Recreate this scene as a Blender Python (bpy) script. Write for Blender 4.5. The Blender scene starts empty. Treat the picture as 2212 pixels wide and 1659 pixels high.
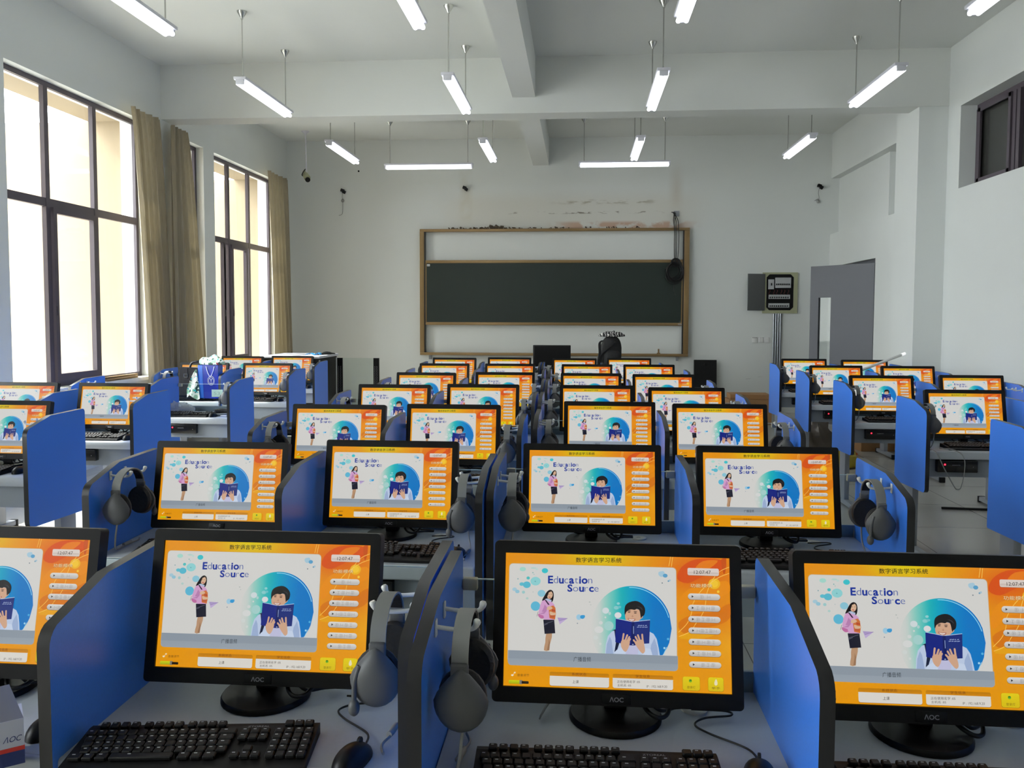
import bpy, bmesh, math, random
from mathutils import Vector, Matrix, Euler
from mathutils.geometry import tessellate_polygon

sc = bpy.context.scene
col = sc.collection
rnd = random.Random(11)
PI = math.pi

# ------------------------------------------------------------------ materials
def s2l(c):
    out = []
    for v in c[:3]:
        v = v / 255.0
        out.append(v / 12.92 if v <= 0.04045 else ((v + 0.055) / 1.055) ** 2.4)
    return tuple(out)

def mat(name, rgb, rough=0.5, metal=0.0, var=0.0, scale=8.0, bump=0.0, spec=0.5, detail=4.0, bscale=None, coat=0.0):
    m = bpy.data.materials.new(name)
    m.use_nodes = True
    nt = m.node_tree
    p = nt.nodes['Principled BSDF']
    c = s2l(rgb)
    p.inputs['Base Color'].default_value = (*c, 1)
    p.inputs['Roughness'].default_value = rough
    p.inputs['Metallic'].default_value = metal
    p.inputs['Specular IOR Level'].default_value = spec
    p.inputs['Coat Weight'].default_value = coat
    if var or bump:
        tc = nt.nodes.new('ShaderNodeTexCoord')
        n = nt.nodes.new('ShaderNodeTexNoise')
        n.inputs['Scale'].default_value = scale
        n.inputs['Detail'].default_value = detail
        nt.links.new(tc.outputs['Object'], n.inputs['Vector'])
        if var:
            mx = nt.nodes.new('ShaderNodeMix'); mx.data_type = 'RGBA'
            mx.inputs[6].default_value = (*[max(0, v * (1 - var)) for v in c], 1)
            mx.inputs[7].default_value = (*[min(1, v * (1 + var)) for v in c], 1)
            nt.links.new(n.outputs['Fac'], mx.inputs[0])
            nt.links.new(mx.outputs[2], p.inputs['Base Color'])
        if bump:
            n2 = n
            if bscale:
                n2 = nt.nodes.new('ShaderNodeTexNoise'); n2.inputs['Scale'].default_value = bscale
                nt.links.new(tc.outputs['Object'], n2.inputs['Vector'])
            b = nt.nodes.new('ShaderNodeBump'); b.inputs['Strength'].default_value = bump
            b.inputs['Distance'].default_value = 0.01
            nt.links.new(n2.outputs['Fac'], b.inputs['Height'])
            nt.links.new(b.outputs['Normal'], p.inputs['Normal'])
    return m

def emis(name, rgb, strength, sample=True):
    m = bpy.data.materials.new(name); m.use_nodes = True
    p = m.node_tree.nodes['Principled BSDF']
    p.inputs['Base Color'].default_value = (*s2l(rgb), 1)
    p.inputs['Emission Color'].default_value = (*s2l(rgb), 1)
    p.inputs['Emission Strength'].default_value = strength
    if not sample:
        m.cycles.emission_sampling = 'NONE'
    return m

def glass(name, tint=(235, 245, 242), gloss=0.08, haze=0.0, hazecol=(230, 235, 235)):
    m = bpy.data.materials.new(name); m.use_nodes = True
    nt = m.node_tree; nt.nodes.clear()
    out = nt.nodes.new('ShaderNodeOutputMaterial')
    tr = nt.nodes.new('ShaderNodeBsdfTransparent'); tr.inputs[0].default_value = (*s2l(tint), 1)
    gl = nt.nodes.new('ShaderNodeBsdfGlossy'); gl.inputs['Roughness'].default_value = 0.03
    mx = nt.nodes.new('ShaderNodeMixShader')
    lw = nt.nodes.new('ShaderNodeLayerWeight'); pw = nt.nodes.new('ShaderNodeMath'); pw.operation = 'POWER'; pw.inputs[1].default_value = 5.0
    ad = nt.nodes.new('ShaderNodeMath'); ad.operation = 'MULTIPLY_ADD'; ad.inputs[1].default_value = 0.5; ad.inputs[2].default_value = 0.025
    nt.links.new(lw.outputs['Facing'], pw.inputs[0]); nt.links.new(pw.outputs[0], ad.inputs[0]); nt.links.new(ad.outputs[0], mx.inputs[0])
    nt.links.new(tr.outputs[0], mx.inputs[1]); nt.links.new(gl.outputs[0], mx.inputs[2])
    last = mx
    if haze:
        df = nt.nodes.new('ShaderNodeBsdfDiffuse'); df.inputs[0].default_value = (*s2l(hazecol), 1)
        m2 = nt.nodes.new('ShaderNodeMixShader'); m2.inputs[0].default_value = haze
        nt.links.new(mx.outputs[0], m2.inputs[1]); nt.links.new(df.outputs[0], m2.inputs[2])
        last = m2
    nt.links.new(last.outputs[0], out.inputs[0])
    return m

M = {}
M['wall'] = mat('wall_paint', (222, 225, 222), 0.75, var=0.03, scale=1.5, bump=0.04, bscale=60)
M['ceiling'] = mat('ceiling_paint', (224, 226, 222), 0.8, var=0.03, scale=1.2, bump=0.03, bscale=40)
M['desk'] = mat('grey_laminate', (176, 182, 188), 0.38, var=0.04, scale=120)
M['desk2'] = mat('grey_apron_laminate', (140, 147, 154), 0.5, var=0.04, scale=100)
M['steel'] = mat('grey_painted_steel', (150, 154, 160), 0.4, var=0.03, scale=30)
M['blue'] = mat('blue_laminate', (60, 124, 226), 0.33, var=0.10, scale=160, bump=0.03, bscale=300)
M['edge'] = mat('black_edge_banding', (30, 30, 33), 0.32)
M['blk'] = mat('black_plastic', (11, 11, 12), 0.42, spec=0.25)
M['blkm'] = mat('black_matt_plastic', (15, 15, 16), 0.55, spec=0.3)
M['keys'] = mat('black_key_plastic', (15, 15, 16), 0.5, spec=0.3)
M['legend'] = mat('white_key_print', (170, 172, 175), 0.6)
M['logo'] = mat('silver_print', (150, 150, 155), 0.4)
M['hgrey'] = mat('grey_headset_plastic', (82, 83, 84), 0.5, var=0.05, scale=40)
M['hlite'] = mat('light_grey_band_plastic', (124, 125, 124), 0.5)
M['pad'] = mat('black_leatherette', (20, 20, 20), 0.6, var=0.2, scale=60, bump=0.2, bscale=120)
M['hook'] = mat('white_hook_plastic', (224, 226, 224), 0.35)
M['clamp'] = mat('cream_clamp_plastic', (206, 198, 172), 0.5)
M['cablk'] = mat('black_cable_rubber', (16, 16, 17), 0.5)
M['cabgr'] = mat('grey_cable_rubber', (140, 140, 138), 0.5)
M['cream'] = mat('cream_grommet_plastic', (208, 204, 190), 0.5)
M['glass'] = glass('clear_screen_glass', (247, 251, 250))
M['glassedge'] = mat('frosted_glass_edge', (215, 232, 228), 0.3)
M['wglass'] = glass('window_glass', (250, 252, 252))
M['dglass'] = mat('unlit_corridor_shade_pane', (52, 53, 50), 0.25, var=0.15, scale=12)  # opaque pane; the darkness of the unlit corridor is put into its colour
M['frame'] = mat('dark_brown_aluminium', (76, 68, 76), 0.45)
M['chrome'] = mat('chrome_rod', (190, 190, 186), 0.25, metal=0.9)
M['lampw'] = mat('white_lamp_steel', (214, 214, 222), 0.45)
M['tube'] = emis('fluorescent_tube', (246, 250, 255), 4.0)
M['bronze'] = mat('bronze_aluminium', (142, 116, 78), 0.35, metal=0.35, var=0.05, scale=20)
M['board'] = mat('green_chalkboard', (31, 43, 38), 0.42, var=0.22, scale=1.6, spec=0.45)
M['white'] = mat('white_paper', (226, 226, 224), 0.7)
M['doorgrey'] = mat('grey_painted_door', (92, 94, 101), 0.5, var=0.02, scale=4)
M['cabframe'] = mat('khaki_painted_steel', (168, 170, 138), 0.5, var=0.03)
M['cabdoor'] = mat('dull_steel_sheet', (96, 98, 98), 0.5, metal=0.2)
M['breaker'] = mat('pale_breaker_plastic', (180, 182, 184), 0.5)
M['galv'] = mat('galvanised_conduit', (150, 154, 160), 0.28, metal=0.85, var=0.1, scale=30)
M['card'] = mat('brown_cardboard', (158, 118, 78), 0.8, var=0.08, scale=10)
M['beige'] = mat('beige_outside_render', (138, 124, 102), 0.9, var=0.06, scale=3)
M['facade'] = mat('white_facade', (236, 234, 230), 0.9)
M['facwin'] = mat('grey_facade_window', (66, 70, 82), 0.6, spec=0.1)
M['ground'] = mat('pale_outside_paving', (190, 188, 182), 0.9)
M['ledr'] = emis('red_power_light', (255, 30, 50), 6.0, False)
M['pc'] = mat('gloss_black_pc', (10, 10, 12), 0.22)
M['leather'] = mat('black_bag_leather', (30, 28, 33), 0.42, var=0.15, scale=18, bump=0.25, bscale=30)
M['nylon'] = mat('black_nylon', (20, 20, 21), 0.7, var=0.25, scale=20, bump=0.4, bscale=25)
M['bagblue'] = mat('glossy_blue_paper', (14, 40, 150), 0.25, var=0.06, scale=12)
M['baglight'] = mat('glossy_light_blue_paper', (40, 100, 200), 0.22, var=0.12, scale=14)
M['yellow'] = mat('yellow_plastic', (190, 168, 40), 0.4, var=0.1, bump=0.4, bscale=20)
M['orange'] = mat('orange_plastic', (190, 90, 30), 0.5)
M['cyan'] = mat('cyan_cloth', (30, 130, 190), 0.7)
M['rubble'] = mat('brown_plaster_crumbs', (92, 80, 66), 0.95, var=0.3, scale=30)
M['plastic'] = glass('translucent_plastic_film', (246, 248, 248), haze=0.45, hazecol=(226, 232, 232))
M['plasticg'] = glass('grey_plastic_film', (170, 165, 155), haze=0.6, hazecol=(116, 108, 100))
M['bred'] = mat('red_box_print', (205, 50, 40), 0.5)
M['wire'] = mat('dark_red_wire', (88, 26, 24), 0.6)
M['bnavy'] = mat('navy_box_print', (36, 52, 110), 0.5)
M['bwhite'] = mat('white_carton', (206, 208, 222), 0.5)
M['bgrey'] = mat('grey_carton_inside', (150, 150, 164), 0.7)

def floor_mat():
    m = mat('grey_stone_floor', (150, 150, 146), 0.22, spec=0.5)
    nt = m.node_tree; p = nt.nodes['Principled BSDF']
    tc = nt.nodes.new('ShaderNodeTexCoord')
    br = nt.nodes.new('ShaderNodeTexBrick')
    br.offset = 0.0; br.squash = 1.0
    br.inputs['Scale'].default_value = 1.0
    br.inputs['Brick Width'].default_value = 0.8; br.inputs['Row Height'].default_value = 0.8
    br.inputs['Mortar Size'].default_value = 0.003; br.inputs['Mortar Smooth'].default_value = 0.2
    br.inputs['Color1'].default_value = (*s2l((196, 192, 184)), 1)
    br.inputs['Color2'].default_value = (*s2l((190, 187, 180)), 1)
    br.inputs['Mortar'].default_value = (*s2l((110, 106, 100)), 1)
    n = nt.nodes.new('ShaderNodeTexNoise'); n.inputs['Scale'].default_value = 220
    mx = nt.nodes.new('ShaderNodeMix'); mx.data_type = 'RGBA'; mx.blend_type = 'MULTIPLY'
    mx.inputs[0].default_value = 0.25
    nt.links.new(tc.outputs['Object'], br.inputs['Vector'])
    nt.links.new(tc.outputs['Object'], n.inputs['Vector'])
    nt.links.new(br.outputs['Color'], mx.inputs[6]); nt.links.new(n.outputs['Color'], mx.inputs[7])
    nt.links.new(mx.outputs[2], p.inputs['Base Color'])
    return m
M['floor'] = floor_mat()

def curtain_mat():
    m = bpy.data.materials.new('khaki_satin_curtain'); m.use_nodes = True
    nt = m.node_tree; p = nt.nodes['Principled BSDF']
    p.inputs['Base Color'].default_value = (*s2l((148, 132, 104)), 1)
    p.inputs['Roughness'].default_value = 0.42
    p.inputs['Sheen Weight'].default_value = 0.4
    tc = nt.nodes.new('ShaderNodeTexCoord'); mp = nt.nodes.new('ShaderNodeMapping')
    mp.inputs['Scale'].default_value = (60, 60, 2)
    n = nt.nodes.new('ShaderNodeTexNoise'); n.inputs['Scale'].default_value = 2.0
    nt.links.new(tc.outputs['Object'], mp.inputs[0]); nt.links.new(mp.outputs[0], n.inputs['Vector'])
    mx = nt.nodes.new('ShaderNodeMix'); mx.data_type = 'RGBA'
    mx.inputs[6].default_value = (*s2l((124, 113, 92)), 1); mx.inputs[7].default_value = (*s2l((160, 148, 122)), 1)
    nt.links.new(n.outputs['Fac'], mx.inputs[0]); nt.links.new(mx.outputs[2], p.inputs['Base Color'])
    tl = nt.nodes.new('ShaderNodeBsdfTranslucent'); tl.inputs[0].default_value = (*s2l((176, 160, 120)), 1)
    ms = nt.nodes.new('ShaderNodeMixShader'); ms.inputs[0].default_value = 0.07
    out = nt.nodes['Material Output']
    nt.links.new(p.outputs[0], ms.inputs[1]); nt.links.new(tl.outputs[0], ms.inputs[2]); nt.links.new(ms.outputs[0], out.inputs[0])
    return m
M['curtain'] = curtain_mat()

def floral_mat():
    m = mat('floral_print_cloth', (230, 236, 230), 0.7)
    nt = m.node_tree; p = nt.nodes['Principled BSDF']
    tc = nt.nodes.new('ShaderNodeTexCoord')
    def blob(scale, thr, rgb, prev, seed):
        mp = nt.nodes.new('ShaderNodeMapping'); mp.inputs['Location'].default_value = (seed, seed * 2, seed)
        v = nt.nodes.new('ShaderNodeTexNoise'); v.inputs['Scale'].default_value = scale; v.inputs['Detail'].default_value = 1.5
        nt.links.new(tc.outputs['Object'], mp.inputs[0]); nt.links.new(mp.outputs[0], v.inputs['Vector'])
        g = nt.nodes.new('ShaderNodeMath'); g.operation = 'GREATER_THAN'; g.inputs[1].default_value = thr
        nt.links.new(v.outputs['Fac'], g.inputs[0])
        mx = nt.nodes.new('ShaderNodeMix'); mx.data_type = 'RGBA'
        nt.links.new(g.outputs[0], mx.inputs[0])
        if prev is None: mx.inputs[6].default_value = (*s2l((232, 238, 232)), 1)
        else: nt.links.new(prev, mx.inputs[6])
        mx.inputs[7].default_value = (*s2l(rgb), 1)
        return mx.outputs[2]
    o = blob(22, 0.54, (150, 190, 165), None, 1.3)
    o = blob(26, 0.58, (40, 78, 70), o, 4.1)
    o = blob(20, 0.64, (30, 190, 200), o, 7.7)
    o = blob(18, 0.68, (170, 40, 70), o, 9.4)
    nt.links.new(o, p.inputs['Base Color'])
    return m
M['floral'] = floral_mat()

def stained_wall_mat():
    m = mat('stained_wall_paint', (222, 225, 222), 0.75)
    nt = m.node_tree; p = nt.nodes['Principled BSDF']; N = nt.nodes.new; L = nt.links.new
    tc = N('ShaderNodeTexCoord'); sp = N('ShaderNodeSeparateXYZ'); L(tc.outputs['Object'], sp.inputs[0])
    def band(sock, a, b, soft):
        r1 = N('ShaderNodeMapRange'); r1.interpolation_type = 'SMOOTHSTEP'
        r1.inputs['From Min'].default_value = a - soft; r1.inputs['From Max'].default_value = a + soft
        r2 = N('ShaderNodeMapRange'); r2.interpolation_type = 'SMOOTHSTEP'
        r2.inputs['From Min'].default_value = b + soft; r2.inputs['From Max'].default_value = b - soft
        L(sock, r1.inputs[0]); L(sock, r2.inputs[0])
        mu = N('ShaderNodeMath'); mu.operation = 'MULTIPLY'; L(r1.outputs[0], mu.inputs[0]); L(r2.outputs[0], mu.inputs[1])
        return mu.outputs[0]
    def mul(a, b):
        mu = N('ShaderNodeMath'); mu.operation = 'MULTIPLY'
        L(a, mu.inputs[0])
        if isinstance(b, float): mu.inputs[1].default_value = b
        else: L(b, mu.inputs[1])
        return mu.outputs[0]
    def noise(scale, lo, hi, detail=4, sx=1, sz=1):
        mp = N('ShaderNodeMapping'); mp.inputs['Scale'].default_value = (sx, 1, sz); L(tc.outputs['Object'], mp.inputs[0])
        n = N('ShaderNodeTexNoise'); n.inputs['Scale'].default_value = scale; n.inputs['Detail'].default_value = detail
        L(mp.outputs[0], n.inputs['Vector'])
        r = N('ShaderNodeMapRange'); r.inputs['From Min'].default_value = lo; r.inputs['From Max'].default_value = hi
        L(n.outputs['Fac'], r.inputs[0]); return r.outputs[0]
    state = {'c': None}
    def layer(mask, rgb):
        mx = N('ShaderNodeMix'); mx.data_type = 'RGBA'; L(mask, mx.inputs[0])
        if state['c'] is None: mx.inputs[6].default_value = (*s2l((222, 225, 222)), 1)
        else: L(state['c'], mx.inputs[6])
        mx.inputs[7].default_value = (*s2l(rgb), 1); state['c'] = mx.outputs[2]
    X, Z = sp.outputs[0], sp.outputs[2]
    layer(mul(mul(band(X, -2.2, 1.9, 0.4), band(Z, 3.05, 3.6, 0.15)), 0.28), (206, 192, 166))
    layer(mul(mul(band(X, -0.35, 1.75, 0.3), band(Z, 3.04, 3.16, 0.03)), noise(3.0, 0.44, 0.52, 5, 1, 1.6)), (196, 166, 146))
    layer(mul(mul(band(X, -1.2, 1.3, 0.4), band(Z, 3.30, 3.33, 0.012)), noise(6.0, 0.52, 0.6, 4, 1, 3)), (120, 112, 98))
    layer(mul(mul(band(X, -0.3, 1.2, 0.3), band(Z, 3.46, 3.52, 0.03)), noise(4.0, 0.5, 0.62, 4, 1, 4)), (170, 164, 146))
    layer(mul(mul(band(X, 1.50, 1.66, 0.09), band(Z, 3.45, 3.95, 0.3)), 0.34), (176, 152, 122))
    layer(mul(mul(band(X, -2.02, -1.82, 0.05), band(Z, 3.2, 4.05, 0.1)), mul(noise(5, 0.3, 0.7), 0.5)), (202, 196, 176))
    layer(mul(mul(band(X, 2.3, 3.0, 0.1), band(Z, 0.48, 0.60, 0.04)), noise(6.0, 0.6, 0.68, 3, 0.6, 4)), (186, 186, 182))
    L(state['c'], p.inputs['Base Color'])
    return m
M['stained'] = stained_wall_mat()

# ------------------------------------------------------------------ mesh helpers
class MB:
    def __init__(self):
        self.bm = bmesh.new()
    def box(self, cx, cy, cz, sx, sy, sz, rot=None, mi=0, bevel=0.0, seg=2):
        g = bmesh.ops.create_cube(self.bm, size=1.0)
        vs = g['verts']
        mt = Matrix.Translation((cx, cy, cz)) @ (rot.to_matrix().to_4x4() if rot else Matrix.Identity(4)) @ Matrix.Diagonal((sx, sy, sz, 1))
        bmesh.ops.transform(self.bm, matrix=mt, verts=vs)
        fs = {f for v in vs for f in v.link_faces}
        for f in fs: f.material_index = mi
        if bevel:
            es = list({e for v in vs for e in v.link_edges})
            r = bmesh.ops.bevel(self.bm, geom=es, offset=bevel, segments=seg, affect='EDGES', profile=0.5)
            for f in r['faces']: f.material_index = mi
        return self
    def rng(self, x0, x1, y0, y1, z0, z1, **k):
        return self.box((x0 + x1) / 2, (y0 + y1) / 2, (z0 + z1) / 2, abs(x1 - x0), abs(y1 - y0), abs(z1 - z0), **k)
    def poly(self, pts, mi=0):
        vs = [self.bm.verts.new(p) for p in pts]
        f = self.bm.faces.new(vs); f.material_index = mi
        return f
    def prism(self, pts, axis, a, b, mi=0, side_mi=None):
        """2D polygon extruded along axis 0/1/2 from a to b"""
        def P(p, t):
            q = [0, 0, 0]; o = [i for i in range(3) if i != axis]
            q[o[0]], q[o[1]] = p; q[axis] = t
            return q
        n = len(pts)
        va = [self.bm.verts.new(P(p, a)) for p in pts]
        vb = [self.bm.verts.new(P(p, b)) for p in pts]
        fs = [self.bm.faces.new(va), self.bm.faces.new(vb[::-1])]
        for f in fs: f.material_index = mi
        for i in range(n):
            f = self.bm.faces.new((va[i], vb[i], vb[(i + 1) % n], va[(i + 1) % n]))
            f.material_index = mi if side_mi is None else side_mi
        return self
    def tube(self, pts, r, seg=8, mi=0, caps=True):
        pts = [Vector(p) for p in pts]
        rr = r if isinstance(r, (list, tuple)) else [r] * len(pts)
        rings = []
        up = None
        for i, p in enumerate(pts):
            d = (pts[min(i + 1, len(pts) - 1)] - pts[max(i - 1, 0)])
            if d.length < 1e-9: d = Vector((0, 0, 1))
            d.normalize()
            if up is None:
                up = d.orthogonal().normalized()
            else:
                up = up - d * up.dot(d)
                up = up.normalized() if up.length > 1e-6 else d.orthogonal().normalized()
            w = d.cross(up)
            rings.append([self.bm.verts.new(p + (up * math.cos(2 * PI * k / seg) + w * math.sin(2 * PI * k / seg)) * rr[i]) for k in range(seg)])
        for a, b in zip(rings, rings[1:]):
            for k in range(seg):
                f = self.bm.faces.new((a[k], a[(k + 1) % seg], b[(k + 1) % seg], b[k])); f.material_index = mi
        if caps:
            for rg in (rings[0][::-1], rings[-1]):
                f = self.bm.faces.new(rg); f.material_index = mi
        return self
    def ribbon(self, pts, w, t, side, mi=0):
        """rectangular strip swept along pts; side = constant width direction"""
        pts = [Vector(p) for p in pts]; side = Vector(side).normalized()
        rings = []
        for i, p in enumerate(pts):
            d = (pts[min(i + 1, len(pts) - 1)] - pts[max(i - 1, 0)]).normalized()
            n = d.cross(side).normalized()
            rings.append([self.bm.verts.new(p + side * (sx * w / 2) + n * (sn * t / 2)) for sx, sn in ((-1, -1), (1, -1), (1, 1), (-1, 1))])
        for a, b in zip(rings, rings[1:]):
            for k in range(4):
                f = self.bm.faces.new((a[k], a[(k + 1) % 4], b[(k + 1) % 4], b[k])); f.material_index = mi
        for rg in (rings[0][::-1], rings[-1]):
            f = self.bm.faces.new(rg); f.material_index = mi
        return self
    def lathe(self, prof, c=(0, 0, 0), seg=24, mi=0, axis='Z', sx=1.0, sy=1.0):
        c = Vector(c); rings = []
        for r, z in prof:
            ring = []
            for k in range(seg):
                a = 2 * PI * k / seg
                x, y = r * math.cos(a) * sx, r * math.sin(a) * sy
                q = {'Z': (x, y, z), 'Y': (x, z, y), 'X': (z, x, y)}[axis]
                ring.append(self.bm.verts.new(c + Vector(q)))
            rings.append(ring)
        for a, b in zip(rings, rings[1:]):
            for k in range(seg):
                f = self.bm.faces.new((a[k], a[(k + 1) % seg], b[(k + 1) % seg], b[k])); f.material_index = mi
        for rg in (rings[0][::-1], rings[-1]):
            f = self.bm.faces.new(rg); f.material_index = mi
        return self
    def sphere(self, c, sx, sy, sz, mi=0, u=16, v=10, fn=None):
        g = bmesh.ops.create_uvsphere(self.bm, u_segments=u, v_segments=v, radius=1.0)
        for w in g['verts']:
            p = Vector((w.co.x * sx, w.co.y * sy, w.co.z * sz))
            if fn: p = Vector(fn(p))
            w.co = p + Vector(c)
        for f in {f for w in g['verts'] for f in w.link_faces}: f.material_index = mi
        return self
    def build(self, name, mats, parent=None, smooth=None, loc=(0, 0, 0), rot=(0, 0, 0)):
        bmesh.ops.recalc_face_normals(self.bm, faces=self.bm.faces[:])
        me = bpy.data.meshes.new(name)
        self.bm.to_mesh(me); self.bm.free()
        for m in (mats if isinstance(mats, (list, tuple)) else [mats]):
            me.materials.append(M[m] if isinstance(m, str) else m)
        if smooth:
            me.polygons.foreach_set('use_smooth', [True] * len(me.polygons))
            me.set_sharp_from_angle(angle=math.radians(smooth))
        return link(name, me, parent, loc, rot)

def link(name, data, parent=None, loc=(0, 0, 0), rot=(0, 0, 0)):
    o = bpy.data.objects.new(name, data); col.objects.link(o)
    o.location = loc; o.rotation_euler = rot
    if parent: o.parent = parent
    return o

def tag(o, label, cat, group=None):
    o['label'] = label; o['category'] = cat
    if group: o['group'] = group
    return o

def thing(name, label, cat, loc=(0, 0, 0), rz=0.0, group=None):
    o = link(name, None, None, loc, (0, 0, rz)); o.empty_display_size = 0.1
    return tag(o, label, cat, group)

def struct(o):
    o['kind'] = 'structure'
    return o

def dup(root, loc, rz, label, group=None, skip=()):
    r = root.copy(); col.objects.link(r)
    r.location = loc; r.rotation_euler = (0, 0, rz); r['label'] = label
    if group: r['group'] = group
    for ch in list(root.children):
        if ch.name.split('.')[0] in skip: continue
        c = ch.copy(); col.objects.link(c); c.parent = r
        for g in list(ch.children):
            d = g.copy(); col.objects.link(d); d.parent = c
    return r

class Proto:
    """first use moves the source itself, later uses copy it"""
    def __init__(self, root): self.root, self.used = root, False
    def put(self, loc, rz, label, group=None):
        if not self.used:
            self.used = True; r = self.root
            r.location = loc; r.rotation_euler = (0, 0, rz); r['label'] = label
            if group: r['group'] = group
            return r
        return dup(self.root, loc, rz, label, group)

def text_geo(s, bold=0.0):
    """triangles of a text set at size 1 -> (2D points, faces, bbox)"""
    c = bpy.data.curves.new('lettering', 'FONT'); c.body = s; c.size = 1; c.offset = bold; c.resolution_u = 3
    o = bpy.data.objects.new('lettering', c); col.objects.link(o)
    me = bpy.data.meshes.new_from_object(o.evaluated_get(bpy.context.evaluated_depsgraph_get()))
    pts = [(v.co.x, v.co.y) for v in me.vertices]; fs = [tuple(p.vertices) for p in me.polygons]
    bpy.data.objects.remove(o); bpy.data.curves.remove(c); bpy.data.meshes.remove(me)
    xs = [p[0] for p in pts]; ys = [p[1] for p in pts]
    return pts, fs, (min(xs), max(xs), min(ys), max(ys))

def text_mb(mb, s, fn, w, h=None, mi=0, bold=0.0, shear=0.0):
    """text fitted to width w (and height h), lower-left at 0,0; fn maps (x, y) to 3D"""
    pts, fs, (x0, x1, y0, y1) = text_geo(s, bold)
    k = w / (x1 - x0); ky = k if h is None else h / (y1 - y0)
    vs = [mb.bm.verts.new(fn((x - x0) * k + shear * (y - y0) * ky, (y - y0) * ky)) for x, y in pts]
    for f in fs:
        try: mb.bm.faces.new([vs[i] for i in f]).material_index = mi
        except ValueError: pass

def smooth_path(pts, n=8):
    pts = [Vector(p) for p in pts]; out = []
    for i in range(len(pts) - 1):
        p0, p1, p2, p3 = pts[max(i - 1, 0)], pts[i], pts[i + 1], pts[min(i + 2, len(pts) - 1)]
        for k in range(n):
            t = k / n
            out.append(0.5 * ((2 * p1) + (p2 - p0) * t + (2 * p0 - 5 * p1 + 4 * p2 - p3) * t * t + (3 * p1 - p0 - 3 * p2 + p3) * t ** 3))
    out.append(pts[-1])
    return out
# ------------------------------------------------------------------ the picture shown on every lit monitor
SW, SH = 0.460, 0.266          # lit area of a monitor
def _homog():
    src = [(1090.9, 1189.2), (1572.7, 1198.1), (1580.3, 1476.6), (1087.1, 1464.7)]
    dst = [(0, 0), (1, 0), (1, 1), (0, 1)]
    A = []; B = []
    for (x, y), (u, v) in zip(src, dst):
        A.append([x, y, 1, 0, 0, 0, -u * x, -u * y]); B.append(u)
        A.append([0, 0, 0, x, y, 1, -v * x, -v * y]); B.append(v)
    n = 8
    for i in range(n):
        p = max(range(i, n), key=lambda r: abs(A[r][i])); A[i], A[p] = A[p], A[i]; B[i], B[p] = B[p], B[i]
        for r in range(n):
            if r != i:
                f = A[r][i] / A[i][i]
                A[r] = [a - f * b for a, b in zip(A[r], A[i])]; B[r] -= f * B[i]
    return [B[i] / A[i][i] for i in range(n)]
_h = _homog()
def _uv(x, y):
    d = _h[6] * x + _h[7] * y + 1
    return (_h[0] * x + _h[1] * y + _h[2]) / d, (_h[3] * x + _h[4] * y + _h[5]) / d
def crop(x0, y0, s): return lambda x, y: _uv(x0 + x * s, y0 + y * s)
cA = crop(1060, 1150, 560 / 2212); cG = crop(1090, 1190, 180 / 1357); cB = crop(1260, 1240, 210 / 2049)
cR = crop(1440, 1190, 150 / 830); cL = crop(1080, 1400, 500 / 2212)

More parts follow.
